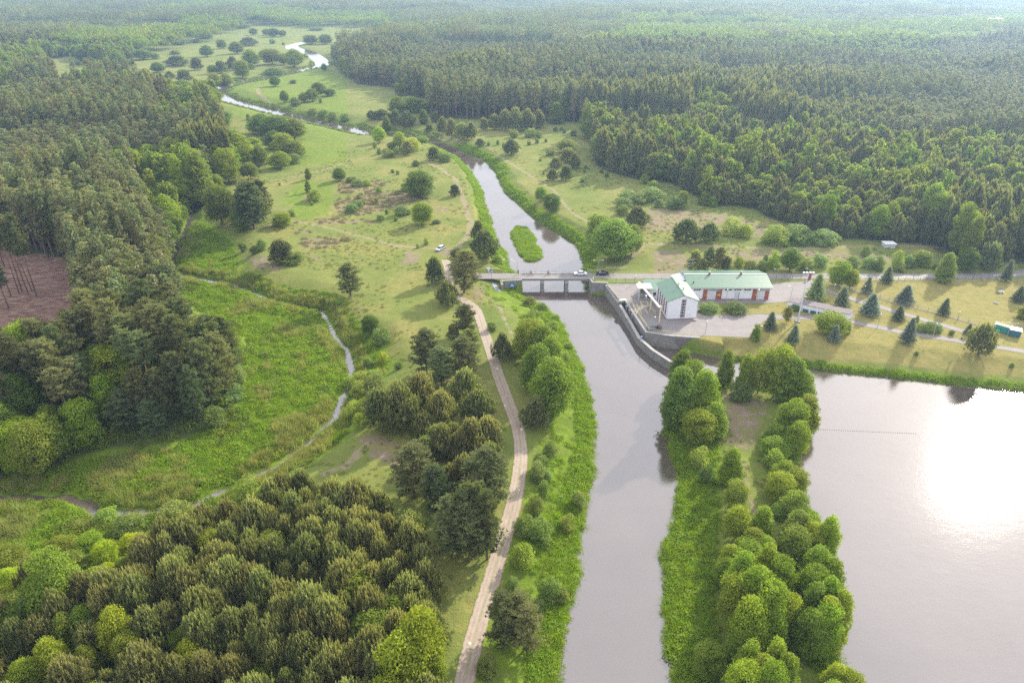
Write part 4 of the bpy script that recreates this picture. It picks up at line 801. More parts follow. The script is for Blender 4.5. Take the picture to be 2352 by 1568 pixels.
# near + middle distance: single trees
parts = []
for (a, b_, c_, d_, s_) in [(-90,10,45,120,3.7),(-210,-20,120,330,4.3),(-420,420,330,620,4.9),(70,420,205,330,4.6),(-420,-210,150,330,4.6),(-900,900,620,1000,6.4)]:
    X, Y = scatter(a, b_, c_, d_, s_)
    k, c_l, h, Z, u0, v0 = classify(X, Y); parts.append([q[k] for q in (X, Y, Z, h, c_l, np.full(len(X), s_))])
FX, FY, FZ, FH, FC, FS = [np.concatenate([p[i] for p in parts]) for i in range(6)]
dist = np.sqrt(FX**2+FY**2+(CAM_H)**2)
KC = {0: 'pine', 1: 'dec', 2: 'bpine', 3: 'shrub'}
WID = {0: 5.8, 1: 7.6, 2: 6.8, 3: 4}
fw = np.array([WID[int(c)] for c in FC])*(.85+.35*rs.rand(len(FC)))*np.where(FS > 6, 1.12, 1)*np.where(FC == 2, np.clip(FH/10, .8, 1.2), 1)*np.where((FC == 1) & (FH < 9), .72, 1)
u0, v0 = pj(FX, FY, FZ+FH*.5)
inframe = (u0 > -60) & (u0 < 2420) & (v0 < 1640)
order = np.argsort(dist+np.where(inframe, 0, 1e5))
lim = {'pine tree': 300, 'broadleaf tree': 300}
single = np.zeros(len(FX), bool)
for i in order:
    if not inframe[i]: break
    cat = KCAT[KC[int(FC[i])]]
    if nthings.get(cat, 0) >= lim[cat]: continue
    x, y = FX[i], FY[i]; c = int(FC[i])
    if v0[i] > 1040 and y < 130: where_, grp = "in the dense wood at frame foot", "wood at the foot of the frame"
    elif u0[i] < 700: where_, grp = "in the wood left of the reedy stream", "left wood beside the stream"
    else: where_, grp = "in the wood behind the plant", "wood right of the river"
    q = FH[i]; size = 'tall' if q > {0: 22, 1: 11, 2: 10.5}[c] else 'low'
    col_ = ['far left', 'left', 'middle', 'right', 'far right'][int(np.clip((u0[i]-0)/(1050 if where_.endswith('foot') else 640)*5, 0, 4))] if u0[i] < 1100 else ['left', 'middle', 'right'][int(np.clip((u0[i]-1300)/350, 0, 2))]
    vv_ = v0[i]; row_ = ['back', 'middle', 'front'][int(np.clip((vv_-(1100 if where_.endswith('foot') else (450 if u0[i] < 1100 else 250)))/(160 if where_.endswith('foot') else 150), 0, 2))]
    what = size+' '+{0: 'bare trunked pine', 2: 'bushy pine', 1: 'leafy tree'}[c]+f', {col_} {row_} part,'
    where_ = where_.replace('in the ', '')
    grp = grp+{0: ', tall pines', 2: ', bushy pines', 1: ', broadleaf trees'}[c]
    plant(KC[c], x, y, FZ[i], FH[i], fw[i], f"{what} {where_}", grp, rng.choice([BR, None, None, GY]) if c == 1 else None)
    single[i] = True

def gn_scatter(name, label, cat, sources, pts, pick, scl, rot):
    """one 'stuff' object: its mesh holds the source plants (vid >= 0) and loose points (vid = -1)"""
    Vs, Fs, T, vid, mi = [], [], [], [], []; mats = []; off = 0
    for k, src in enumerate(sources):
        for (V, F, t, mat) in src:
            if mat not in mats: mats.append(mat)
            Vs.append(V); Fs.append(F+off); off += len(V); T.append(t); vid.append(np.full(len(V), k)); mi.append(np.full(len(F), mats.index(mat)))
    n = len(pts); Vs.append(pts); T.append(np.zeros(n)); vid.append(np.full(n, -1)); tot = off+n
    pk = np.zeros(tot, int); pk[off:] = pick; sc = np.ones((tot, 3)); sc[off:] = scl; ro = np.zeros(tot); ro[off:] = rot
    me = mesh_np(name, np.concatenate(Vs), np.concatenate(Fs), mats, np.concatenate(mi), {'tint': f_(np.concatenate(T)), 'vid': ('INT', np.concatenate(vid)), 'pick': ('INT', pk), 'scl': ('FLOAT_VECTOR', sc), 'rotz': f_(ro)})
    o = link(name, me); tag(o, label, cat, kind='stuff')
    ng = bpy.data.node_groups.new(name+"_scatter", 'GeometryNodeTree')
    ng.interface.new_socket("Geometry", in_out='INPUT', socket_type='NodeSocketGeometry'); ng.interface.new_socket("Geometry", in_out='OUTPUT', socket_type='NodeSocketGeometry')
    gi = ng.nodes.new("NodeGroupInput"); go = ng.nodes.new("NodeGroupOutput"); L = ng.links
    def named(nm, ty):
        q = ng.nodes.new("GeometryNodeInputNamedAttribute"); q.data_type = ty; q.inputs[0].default_value = nm; return q.outputs[0]
    def sep(k):
        c = ng.nodes.new("FunctionNodeCompare"); c.data_type = 'INT'; c.operation = 'EQUAL'; L.new(named('vid', 'INT'), c.inputs[2]); c.inputs[3].default_value = k
        s = ng.nodes.new("GeometryNodeSeparateGeometry"); s.domain = 'POINT'; L.new(gi.outputs[0], s.inputs[0]); L.new(c.outputs[0], s.inputs[1]); return s.outputs[0]
    jn = ng.nodes.new("GeometryNodeJoinGeometry")
    for k in reversed(range(len(sources))):      # the join lists its last link first
        g2 = ng.nodes.new("GeometryNodeGeometryToInstance"); L.new(sep(k), g2.inputs[0]); L.new(g2.outputs[0], jn.inputs[0])
    ip = ng.nodes.new("GeometryNodeInstanceOnPoints"); L.new(sep(-1), ip.inputs["Points"]); L.new(jn.outputs[0], ip.inputs["Instance"]); ip.inputs["Pick Instance"].default_value = True
    L.new(named('pick', 'INT'), ip.inputs["Instance Index"]); L.new(named('scl', 'FLOAT_VECTOR'), ip.inputs["Scale"])
    cx = ng.nodes.new("ShaderNodeCombineXYZ"); L.new(named('rotz', 'FLOAT'), cx.inputs[2])
    er = ng.nodes.new("FunctionNodeEulerToRotation"); L.new(cx.outputs[0], er.inputs[0]); L.new(er.outputs[0], ip.inputs["Rotation"])
    L.new(ip.outputs[0], go.inputs[0])
    md = o.modifiers.new("scatter", 'NODES'); md.node_group = ng
    return o
def src(gen, mat, bark):
    (V, F, T), (tv, tf) = gen; return [(V, F, T, M[mat]), (tv, tf, np.zeros(len(tv)), M[bark])]
far_src = [src(gen_dec(150+i, H=24, W=6, base=.3, ncl=34, nl=30, leaf=.62, shape='ovate', rc=.2), 'pine', 'pbark') for i in range(4)] + \
          [src(gen_dec(160+i, ncl=42, nl=34, leaf=.75, shape=['round', 'ovate'][i % 2]), 'dec', 'bark') for i in range(4)] + \
          [src(gen_bpine(170+i, nbr=90, ntuft=6, nd=5, L=.7, wd=.22), 'bpine', 'pbark') for i in range(3)]
base_dim = {0: (24., 6.), 1: (12., 8.), 2: (9., 7.)}
rest = ~single
n_ = rest.sum(); fc = FC[rest]
pick = np.where(fc == 0, rs.randint(0, 4, n_), np.where(fc == 1, 4+rs.randint(0, 4, n_), 8+rs.randint(0, 3, n_)))
H0 = np.choose(fc, [24., 12., 9., 9.]); W0 = np.choose(fc, [6., 8., 7., 7.])
sw = fw[rest]/W0; scl = np.stack([sw, sw, FH[rest]/H0], 1)
gn_scatter("woodland", "grey green pine forest with broadleaf trees reaching back from the river", "forest", far_src, np.stack([FX[rest], FY[rest], FZ[rest]], 1), pick, scl, rs.rand(n_)*6.28)
# far distance: stands of trees, one tile each
def tile(seed, dec):
    r2 = np.random.RandomState(seed); Vs, Fs, T = [], [], []; k = 0; S = 42.
    for i in range(58):
        x, y = r2.uniform(-S/2, S/2, 2); h = (15+r2.randn()*2.5) if dec else 20+r2.randn()*2.2; w = 9 if dec else 6.2
        n = 34; d = r2.normal(size=(n, 3)); d[:, 2] = np.abs(d[:, 2])*1.0-.15; d /= np.linalg.norm(d, axis=1, keepdims=True)
        C = np.array([x, y, h*.66])+d*np.array([w/2, w/2, h*.34])*(.75+.35*r2.rand(n))[:, None]
        V, F = quad_leaves(C, d+r2.normal(size=(n, 3))*.5, 1.7 if dec else 1.35, r2); Vs.append(V); Fs.append(F+k); k += len(V); T.append(np.repeat(np.clip(r2.rand()*.5+r2.rand(n)*.4, 0, 1), 4))
    return [(np.concatenate(Vs), np.concatenate(Fs), np.concatenate(T), M['dec' if dec else 'pine'])]
tiles = [tile(200+i, False) for i in range(4)]+[tile(210+i, True) for i in range(2)]
X, Y = scatter(-2700, 2700, 985, 4300, 36.); Z = height(X, Y)
u0, v0 = pj(X, Y, Z+10); keep = (u0 > -250) & (u0 < 2600)
um, vm = pj(X, Y, Z+16)
for p in OPEN: keep &= ~poly_in(p, u0, v0) & ~poly_in(p, um, vm)
keep &= water_sdf(X, Y) > 25
X, Y, Z, um, vm = [q[keep] for q in (X, Y, Z, um, vm)]
isd = np.zeros(len(X), bool)
for p in DECZ: isd |= poly_in(p, um, vm)
isd |= fbm(X, Y, 260) > .62
n_ = len(X); pick = np.where(isd, 4+rs.randint(0, 2, n_), rs.randint(0, 4, n_)); scl = np.stack([np.ones(n_), np.ones(n_), .7+.45*smooth(.35, .6, vnoise(X, Y, 210))+.2*rs.rand(n_)], 1)
gn_scatter("distant_forest", "blue hazed forest covering the land up to the horizon", "forest", tiles, np.stack([X, Y, Z], 1), pick, scl, rs.randint(0, 4, n_)*1.5708)

# ------------------------------------------------------------------ grasses, reeds, bank plants
tsrc = [[(*gen_tuft(300+i, 80, .8, 1.15, .075), M['grass'])] for i in range(3)]+[[(*gen_herb(310+i, 130, .9, .75, .22), M['grass'])] for i in range(2)]
def tuft_layer(name, label, cat, sources, X, Y, smin, smax, picks, hz_=1.0, patchy=False):
    Z = height(X, Y); n = len(X); s = smin+(smax-smin)*rs.rand(n); pk = np.array(picks)[rs.randint(0, len(picks), n)]
    if patchy:      # drifts of pale sedge and of darker herbs through the meadow
        q = fbm(X, Y, 17)+rs.randn(n)*.04; pk = np.where(q > .67, 5, np.where(q < .33, 6, pk)); q2 = vnoise(X+40, Y, 9); s = s*(.75+.5*q2)
    return gn_scatter(name, label, cat, sources, np.stack([X, Y, Z], 1), pk, np.stack([s, s, s*hz_*(.8+.4*rs.rand(n))], 1), rs.rand(n)*6.28)
def sel(x0, x1, y0, y1, s_, fn):
    X, Y = scatter(x0, x1, y0, y1, s_); k = fn(X, Y); return X[k], Y[k]
def uv(X, Y): return pj(X, Y, height(X, Y))
def f_meadow(X, Y):
    k = (-sdf(WETM, X, Y) > 1) & (stroke_sdf(ST_S, X, Y) > .9); u, v = pj(X, Y, -3+0*X); return k & (u > -60) & ~poly_in([(0,1000),(400,1000),(540,940),(400,1030),(180,1060),(0,1100)], u, v)
X1, Y1 = sel(-170, -20, 75, 290, 1.0, f_meadow)
tuft_layer("meadow_grass", "lush bright green wet meadow along the winding stream", "grass", tsrc+[[(*gen_tuft(305, 80, .8, 1.7, .07, .2), M['reed'])], [(*gen_herb(316, 130, 1.0, .9, .25), M['dec'])]], X1, Y1, .6, 1.5, [0,1,2,3,4,3], .8, True)
def f_bank(X, Y):
    d = water_sdf(X, Y); lim_ = (2.6+4.5*fbm(X, Y, 14))*np.where((X > 55) & (Y > 140), .35, 1); side = (X < 31) | (Y > 230) | ((sdf(LAKE, X, Y) < 30) & (Y < 190))
    u, v = uv(X, Y); wall = (X > 1) & (X < 62) & (Y > 172) & (Y < 230) & ~((X < 20) & (Y < 214)) | ((X > 28) & (X < 46) & (Y > 160) & (Y < 175)); return (d > -.9) & (d < lim_) & side & ~wall & (u > -100) & (u < 2500)
X2, Y2 = sel(-60, 200, 60, 440, .85, f_bank)
Xb, Yb = sel(-16, 30, 60, 214, 1.5, lambda X, Y: (water_sdf(X, Y) > 3) & (water_sdf(X, Y) < 13) & (line_dist(ROAD, X, Y) > 5.5) & (fbm(X, Y, 7) > .47))
Xi, Yi = sel(18, 75, 60, 190, 1.1, lambda X, Y: (sdf(ISLAND, X, Y) < 2) & (water_sdf(X, Y) > .2) & (uv(X, Y)[0] < 1650))
Xs, Ys = sel(0, 30, 225, 300, .6, lambda X, Y: sdf(ISLET, X, Y) < .3)
tuft_layer("bank_plants", "bright green reeds and herbs overhanging the river banks", "reeds", tsrc, np.concatenate([X2, Xb, Xi, Xs]), np.concatenate([Y2, Yb, Yi, Ys]), .6, 1.35, [0,1,2,3,4], .8)
X3, Y3 = sel(-500, 60, 400, 900, 3.2, lambda X, Y: (np.abs(stroke_sdf(ST_R, X, Y)-1.5) < 3) & (uv(X, Y)[0] > 0))
tuft_layer("river_edge_scrub", "dark green scrub lining the far river", "scrub", [[(*gen_herb(320+i, 90, 1.6, 1.5, .5), M['shrub'])] for i in range(2)], X3, Y3, .6, 1.3, [0,1])
X4, Y4 = sel(-170, -30, 75, 290, 1.3, lambda X, Y: (stroke_sdf(ST_S, X, Y) > .8) & (stroke_sdf(ST_S, X, Y) < 4.5) & (fbm(X, Y, 9) > .44) & (uv(X, Y)[0] > -60))
tuft_layer("stream_reeds", "tall pale reeds along the small stream", "reeds", [[(*gen_tuft(330+i, 90, .8, 1.9, .06, .18), M['reed'])] for i in range(2)], X4, Y4, .8, 1.25, [0,1])
def f_stream(X, Y):
    d = stroke_sdf(ST_S, X, Y); return (d > .9) & (d < 7) & (uv(X, Y)[0] > -60) & (fbm(X, Y, 5) > .40)
X4, Y4 = sel(-170, -10, 80, 290, 1.3, f_stream)
tuft_layer("stream_scrub", "dark green herbs crowding the small stream", "scrub", [[(*gen_herb(340+i, 150, 1.0, .9, .24), M['grass' if i else 'dec'])] for i in range(2)], X4, Y4, .6, 1.3, [0,1], .8)
def f_field(X, Y):
    u, v = uv(X, Y); k = np.zeros(len(X), bool)
    for p in OPEN[:1]: k |= poly_in(p, u, v)
    return k & (water_sdf(X, Y) > 4) & (stroke_sdf(ST_S, X, Y) > 3) & (u > 380) & (u < 2352) & (line_dist(ROAD, X, Y) > 3) & (sdf(YARDZ, X, Y) > 0) & (fbm(X, Y, 12) > .53) & (rs.rand(len(X)) < .55) & ~((Y > 218) & (Y < 229))
X5, Y5 = sel(-140, 330, 75, 420, 1.8, f_field)
tuft_layer("field_tussocks", "small tussocks and herbs dotting the dry field", "grass", [[(*gen_tuft(350+i, 70, .7, .7, .07, .6), M['reed'])] for i in range(2)]+[[(*gen_herb(355, 90, .9, .45, .2), M['shrub'])]]+[[(*gen_herb(357, 90, .8, .4, .18), M['heather'])]], X5, Y5, .35, 1.05, [0,1,2,0,2,3])
def f_heath(X, Y):
    u, v = uv(X, Y); k = np.zeros(len(X), bool)
    for p in [P_('E',[(900,120),(1220,110),(1240,230),(900,200)]), P_('E',[(880,240),(1400,170),(1520,230),(1400,270),(1080,350),(880,330)]), P_('E',[(740,370),(960,370),(1150,380),(1160,400),(800,410),(730,400)]), P_('E',[(640,500),(900,490),(1020,510),(900,540),(740,590),(650,560)]), P_('E',[(600,450),(740,440),(720,470),(600,470)])]: k |= poly_in(p, u, v)
    return k & (rs.rand(len(X)) < .3)
X6, Y6 = sel(-110, 20, 225, 400, 1.3, f_heath)
tuft_layer("heather", "brown purple low heather patches on the field", "heather", [[(*gen_herb(360+i, 120, 1.0, .5, .2), M['heather'])] for i in range(2)], X6, Y6, .7, 1.4, [0,1])
# understorey under the tall pines of the left wood
def f_under(X, Y):
    u, v = uv(X, Y); k = np.ones(len(X), bool)
    for p in OPEN: k &= ~poly_in(p, u, v)
    return k & (u > -150) & (u < 600) & (v > 540)
X7, Y7 = sel(-210, -40, 60, 240, 3.4, f_under)
tuft_layer("undergrowth", "dark leafy undergrowth beneath the left pine wood", "undergrowth", [[(*gen_herb(370+i, 260, 2.0, 2.4, .34), M['dec'])] for i in range(3)], X7, Y7, .5, 1.2, [0,1,2])

# ------------------------------------------------------------------ the hydro plant
def flat_poly(name, pts, z, mat, kind='structure'):
    import bmesh
    me = bpy.data.meshes.new(name); bm = bmesh.new(); f = bm.faces.new([bm.verts.new((x, y, z)) for x, y in pts]); f.normal_update()
    if f.normal.z < 0: f.normal_flip()
    bmesh.ops.triangulate(bm, faces=[f]); bm.to_mesh(me); bm.free(); me.materials.append(mat); return link(name, me, kind=kind)
flat_poly("pavement", YARD, .03, M['pave'])
strip("path", [G('2', *p) for p in [(1840,826),(2040,840),(2240,872)]]+[G('3', *p) for p in [(330,828),(640,890),(1000,962),(1300,1005),(1600,1052),(1900,1100),(2300,1165),(2900,1260)]], 2.5, M['pave'], .06)
strip("path", [G('2', *p) for p in [(1880,480),(2060,545),(2352,640)]]+[G('3', *p) for p in [(470,622),(640,662),(920,745),(1300,855),(1600,945),(1750,1010),(1900,1085)]], 2.6, M['pave'], .064)
strip("kerb", [G('2', *p) for p in [(530,796),(900,793),(1230,781),(1560,794),(1900,796),(2240,846)]], .18, M['concrete'], .1, 2)
strip("kerb", [G('3', *p) for p in [(330,800),(640,868),(1000,935),(1600,1028)]], .15, M['concrete'], .12, 2)

def wall_line(name, label, pts, ztops, th, zbot=-6.0, cat='retaining wall', side=0, mat='concrete', cap=True, group=None):
    o = thing(name, label, cat, (pts[0][0], pts[0][1], zbot), 0, group); ox, oy = pts[0]
    n = len(pts); L, Rr = [], []
    for i in range(n):
        a = Vector(pts[max(i-1, 0)]); b_ = Vector(pts[min(i+1, n-1)]); d = (b_-a).normalized(); nr = Vector((-d.y, d.x)); p = Vector(pts[i])
        L.append(p+nr*(th*(1+side)/2)); Rr.append(p-nr*(th*(1-side)/2))
    mb = MB(); v = []
    for i in range(n): v += [(L[i].x-ox, L[i].y-oy, 0), (Rr[i].x-ox, Rr[i].y-oy, 0), (Rr[i].x-ox, Rr[i].y-oy, ztops[i]-zbot), (L[i].x-ox, L[i].y-oy, ztops[i]-zbot)]
    f = []
    for i in range(n-1):
        for k in range(4): f.append((i*4+k, i*4+(k+1) % 4, (i+1)*4+(k+1) % 4, (i+1)*4+k))
    f += [(0, 1, 2, 3), tuple((n-1)*4+k for k in (3, 2, 1, 0))]
    mb.add(v, f).build("wall_face", M[mat], o)
    if cap:
        mb = MB(); e = .07; v = []
        for i in range(n):
            d = (L[i]-Rr[i]).normalized()*e; a = L[i]+d; b_ = Rr[i]-d; z = ztops[i]-zbot+.003
            v += [(a.x-ox, a.y-oy, z), (b_.x-ox, b_.y-oy, z), (b_.x-ox, b_.y-oy, z+.14), (a.x-ox, a.y-oy, z+.14)]
        mb.add(v, f).build("coping", plain_cap, o)
    return o
plain_cap = plain("pale_coping", (.34,.33,.32), .85, var=.12, scale=1.5)
wall_line("divider_wall", "long low concrete wall dividing the river from the outlet channel", DIV, DIVZ, .8)
wall_line("channel_wall", "stepped concrete channel wall below the powerhouse yard", RW, [.12]*5, .7, side=-1)
wall_line("wing_wall", "concrete wing wall holding the blue sign, left of the bridge", [G('1',300,448), (-4.0,218.6), (BX0-.1, 219.6)], [-.2,.1,.25], .6)
wall_line("wing_wall", "short concrete wall at the right end of the bridge", [(BX1-.2,220.7),(27.9,217.2),(31.2,216.9),(DIV[0][0]+.6,DIV[0][1]+.4)], [.3,.3,.3,.2], .7)
for i, (a, b_) in enumerate([((1500,650),(1500,770)),((1530,690),(1530,800)),((1555,730),(1552,830))]):
    x, y = G('1', a[0]+8, a[1], 0); o = thing("wall_buttress", "concrete buttress of the channel wall, %s the bridge" % ['nearest', 'second from', 'farthest from'][i], "buttress", (x, y, -6), R(28), "channel wall buttresses")
    MB().box(-.9, -.35, 0, .1, .35, 5.9).build("shaft", M['concrete'], o, bev=.04); MB().box(-.95, -.4, 5.9, .1, .4, 6.02).build("cap", plain_cap, o)
# outlet head: gate slab over the channel
gx0, gy0 = G('1', 1450, 600, 0)
o = thing("sluice_gate", "concrete sluice head with green gate leaf across the outlet channel", "sluice gate", (gx0, gy0, -6), R(20))
MB().box(-2.0, -.8, 5.4, 2.2, .9, 6.0).build("deck_slab", M['concrete'], o, bev=.03); MB().box(-1.7, -.72, .5, 1.7, -.60, 5.4).build("gate_leaf", M['tealdark'], o); MB().box(-1.2, -.6, 6.0, 1.3, .6, 6.25).build("hatch", plain("mint_hatch", (.45,.6,.48), .6), o)
# paved slope at the outlet end
ap = [G('1',1945,1000,WZ-.4), G('1',2160,962,0), G('1',2160,1085,WZ-.4), G('1',2030,1085,WZ-.6)]
mb = MB(); mb.add([(*ap[0],WZ-.4),(*G('1',1960,962,-.1),-.1),(*ap[1],.02),(*ap[2],WZ-.4),(*ap[3],WZ-.6)], [(0,1,2,3,4)])
o = thing("slope_paving", "sloping grey concrete block paving at the end of the outlet channel", "slope paving"); q = mb.build("slab", M['felt'], o); s_ = q.modifiers.new("solid", 'SOLIDIFY'); s_.thickness = .2; s_.offset = 1
x0, y0 = G('1', 2178, 958, 0); x1, y1 = G('1', 2172, 1085, WZ)
o = thing("bank_steps", "narrow dark steps down the bank beside the sloping paving", "steps", (x0, y0, 0)); 
for i in range(14):
    t = i/14; MB().box(-.45+(x1-x0)*t, (y1-y0)*t-.16, WZ*t-.1, .45+(x1-x0)*t, (y1-y0)*t+.16, WZ*t+.06).build("step", M['wood'] if i % 2 else M['concrete'], o)

# bridge
o = thing("road_bridge", "low concrete road bridge with two piers over the river", "bridge", (BX0, BY0, WZ-2))
Lb = BX1-BX0; zb = -WZ+2
MB().box(-.3, 0, zb-.75, Lb+.3, BY1-BY0, zb-.02).build("deck", M['concrete'], o, bev=.03)
MB().box(-.3, .6, zb-.018, Lb+.3, BY1-BY0-.35, zb+.015).build("roadway", M['asphalt'], o)
for y0_, nm in ((0.0, "kerb_beam"), (BY1-BY0-.32, "kerb_beam")): MB().box(-.35, y0_-.06, zb-.2, Lb+.35, y0_+.4, zb+.2).build(nm, plain_cap, o, bev=.02)
for px_ in (685, 918):
    xx = G('1', px_, 400)[0]-BX0
    p = MB().prism([(xx-.55,-.5),(xx+.55,-.5),(xx+.55,BY1-BY0),(xx-.55,BY1-BY0)], 0, zb-.75).build("pier", M['concrete'], o, bev=.05)
    MB().prism([(xx-.75,-1.2),(xx,-2.3),(xx+.75,-1.2),(xx+.75,-.5),(xx-.75,-.5)], 0, 2.2).build("cutwater", M['concrete'], p)
    MB().box(xx-.6, -.9, zb-1.5, xx+.6, -.1, zb-.76).build("bearing_block", plain_cap, p)
MB().box(-1.2, -.3, 0, 0, BY1-BY0+.3, zb-.05).build("abutment", M['concrete'], o); MB().box(Lb, -.3, 0, Lb+1.2, BY1-BY0+.3, zb-.05).build("abutment", M['concrete'], o)
def railing(label, pts, h=1.1, mat='yellow', sp_=2.0, name="handrail", rails=3, group=None, z=None):
    o = thing(name, label, "railing", (pts[0][0], pts[0][1], pts[0][2]), 0, group); P = [Vector(p)-Vector(pts[0]) for p in pts]
    mb = MB()
    for k in range(rails):
        zz = h*(k+1)/rails; mb.tube([p+Vector((0,0,zz)) for p in P], .045, 5)
    mb.build("rail", M[mat], o); n = 0
    for i in range(len(P)-1):
        m = max(1, int((P[i+1]-P[i]).length/sp_))
        for k in range(m+(i == len(P)-2)):
            q = P[i].lerp(P[i+1], k/m); MB().tube([q, q+Vector((0,0,h))], .045, 5).build("post", M[mat], o); n += 1
    return o
railing("pale handrail along the upstream edge of the bridge", [(BX0,BY1-.2,.2),(BX1,BY1-.2,.2)], 1.0, 'grey', 2.2, rails=2)
railing("yellow handrail on the wing wall above the blue sign", [(*G('1',305,446),.0),(-3.9,218.75,.2),(BX0-.6,219.6,.35)])
railing("yellow handrail at the bridge's right end by the sluice", [(28.3,220.3,.3),(28.2,217.4,.3),(32.0,216.9,.3)])
railing("long yellow handrail on the divider wall's upper end", [(DIV[0][0]+.3,DIV[0][1],-.1),(DIV[1][0]+.2,DIV[1][1],-.75)])
railing("yellow handrail at the edge of the yard above the channel", [(RW[0][0]+.6,RW[0][1],.15),(RW[1][0]+.6,RW[1][1],.15),(RW[2][0]+.5,RW[2][1]+.4,.15)])
railing("low yellow handrail along the lawn strip above the outlet", [(RW[2][0]+.6,RW[2][1]+.5,.15),(RW[3][0],RW[3][1]+.5,.15),(RW[4][0],RW[4][1]+.5,.15)], 1.0)
railing("yellow handrail on the verge behind the black car", [(*G('1',1285,305),0),(*G('1',1490,305),0)], 1.0, sp_=1.6)
railing("yellow handrail behind the white car's nose", [(*G('1',1110,322),0),(*G('1',1282,322),0)], .8, sp_=1.6)
def cage(label, pts):
    P = [(*G('4', *p), .05) for p in pts]; return railing(label, P+[P[0]], 1.1, 'yellow', 1.6)
cage("yellow railing round the long pit beside the cream posts", [(80,690),(190,690),(335,870),(215,885)])
cage("yellow railing round the small pit next to the channel wall", [(-30,740),(20,735),(112,880),(30,885)])
cage("yellow railing round the rack platform under the white canopy", [(40,470),(120,470),(130,560),(45,560)])

# powerhouse
o = thing("powerhouse", "white gabled powerhouse with green roof and tall narrow windows", "building", (52.45, 189.45, 0), R(4)); PH = o
w2, D_, he, hr = 4.6, 13.4, 6.35, 8.15
mb = MB(); mb.add([(-w2,0,0),(w2,0,0),(w2,0,he),(0,0,hr),(-w2,0,he),(-w2,D_,0),(w2,D_,0),(w2,D_,he),(0,D_,hr),(-w2,D_,he)], [(0,1,2,3,4),(9,8,7,6,5),(0,4,9,5),(1,6,7,2),(0,5,6,1),(4,3,8,9),(3,2,7,8)]); mb.build("wall", M['white'], o)
MB().box(-w2-.06, -.06, -.1, w2+.06, D_+.06, .22).build("plinth", M['maroon'], o)
for s in (-1, 1):
    sl = (hr-he)/w2; ex = .45; mb = MB(); xe = s*(w2+ex); ze = he-sl*ex
    v = [(0,-.4,hr+.02),(xe,-.4,ze+.02),(xe,D_+.4,ze+.02),(0,D_+.4,hr+.02)]; v += [(x, y, z+.14) for x, y, z in v]
    mb.add(v, [(0,1,2,3),(4,5,6,7),(0,1,5,4),(1,2,6,5),(2,3,7,6),(3,0,4,7)]).build("roof_slope", M['roof'], o)
    MB().box(xe-.1 if s > 0 else xe-.04, -.4, ze-.08, xe+.04 if s > 0 else xe+.1, D_+.4, ze+.04).build("gutter", M['pale'], o)
    MB().tube([(s*(w2+.08), -.1, .2), (s*(w2+.08), -.1, he-.1)], .06, 6).build("downpipe", M['pale'], o)
MB().box(-.14, -.42, hr+.15, .14, D_+.42, hr+.24).build("ridge_cap", M['roof'], o)
def tall_window(cx, cz0, cz1, w, axis, face, nrow, parent, round_=True):
    """frame + panes on a wall: axis 'y' = front wall (normal -y) , 'x' = left wall (normal -x)"""
    def T(a, b_, c0, d0, e0, e1):   # along, depth, z boxes
        return (a, face-e1, c0, b_, face-e0, d0) if axis == 'y' else (face-e1, a, c0, face-e0, b_, d0)
    x0, x1 = cx-w/2, cx+w/2
    fr = MB(); t = .16
    fr.box(*T(x0-t, x0, cz0-t, cz1+t, 0, .07)); fr.box(*T(x1, x1+t, cz0-t, cz1+t, 0, .07)); fr.box(*T(x0, x1, cz1, cz1+t, 0, .07)); fr.box(*T(x0, x1, cz0-t, cz0, 0, .07))
    f = fr.build("window", M['maroon'], parent)
    MB().box(*T(x0, x1, cz0, cz1, 0, .03)).build("glass", M['glass'], f)
    mu = MB(); mu.box(*T(x0, x0+.07, cz0, cz1, .03, .06)); mu.box(*T(x1-.07, x1, cz0, cz1, .03, .06))
    for k in range(nrow+1):
        z = cz0+(cz1-cz0)*k/nrow; mu.box(*T(x0+.07, x1-.07, max(cz0, z-.05), min(cz1, z+.05), .03, .06))
    mu.box(*T(cx+w*.12, cx+w*.12+.05, cz0+.05, cz1-.05, .061, .07)); mu.build("mullions", M['whitem'], f); return f
tall_window(.25, .75, 6.5, 1.05, 'y', 0.0, 6, o)
for k in range(5): tall_window(2.0+k*2.35, 1.0, 5.4, .95, 'x', -w2, 5, o)
for (x, y) in ((-.15,6.1),(.5,7.6),(1.0,4.3)):
    z0_ = hr-abs(x)*sl-.1; v_ = MB().tube([(x,y,z0_),(x,y,z0_+.7)], .12, 8).build("roof_vent", M['grey'], o, sm=True); MB().sphere((x,y,z0_+.9), .28, n=10, m=6).build("cowl", M['grey'], v_, sm=True)
x, y = G('4', 978, 958); o2 = thing("boulder", "pale round boulder at the powerhouse's front right corner", "boulder", (x, y, 0)); MB().sphere((0,0,.25), .5, 1.3, .9, .75, 12, 8).build("stone", M['stone'], o2, sm=True)
# annex
ax0, ay1 = G('4', 125, 290, 3.6)
o = thing("annex", "low green roofed annex behind the powerhouse", "building", (ax0, ay1-7.5, 0)); aw = 58.5-ax0
MB().box(.3, .2, 0, aw-.2, 7.2, 3.2).build("wall", M['white'], o)
mb = MB(); v = [(0,-.2,3.15),(aw,-.2,3.15),(aw,7.5,3.6),(0,7.5,3.6)]; v += [(x, y, z+.14) for x, y, z in v]; mb.add(v, [(0,1,2,3),(4,5,6,7),(0,1,5,4),(1,2,6,5),(2,3,7,6),(3,0,4,7)]).build("roof", M['roof'], o)
MB().box(2.5, .1, 1.2, 4.2, .2, 2.4).build("window", M['glass'], o)
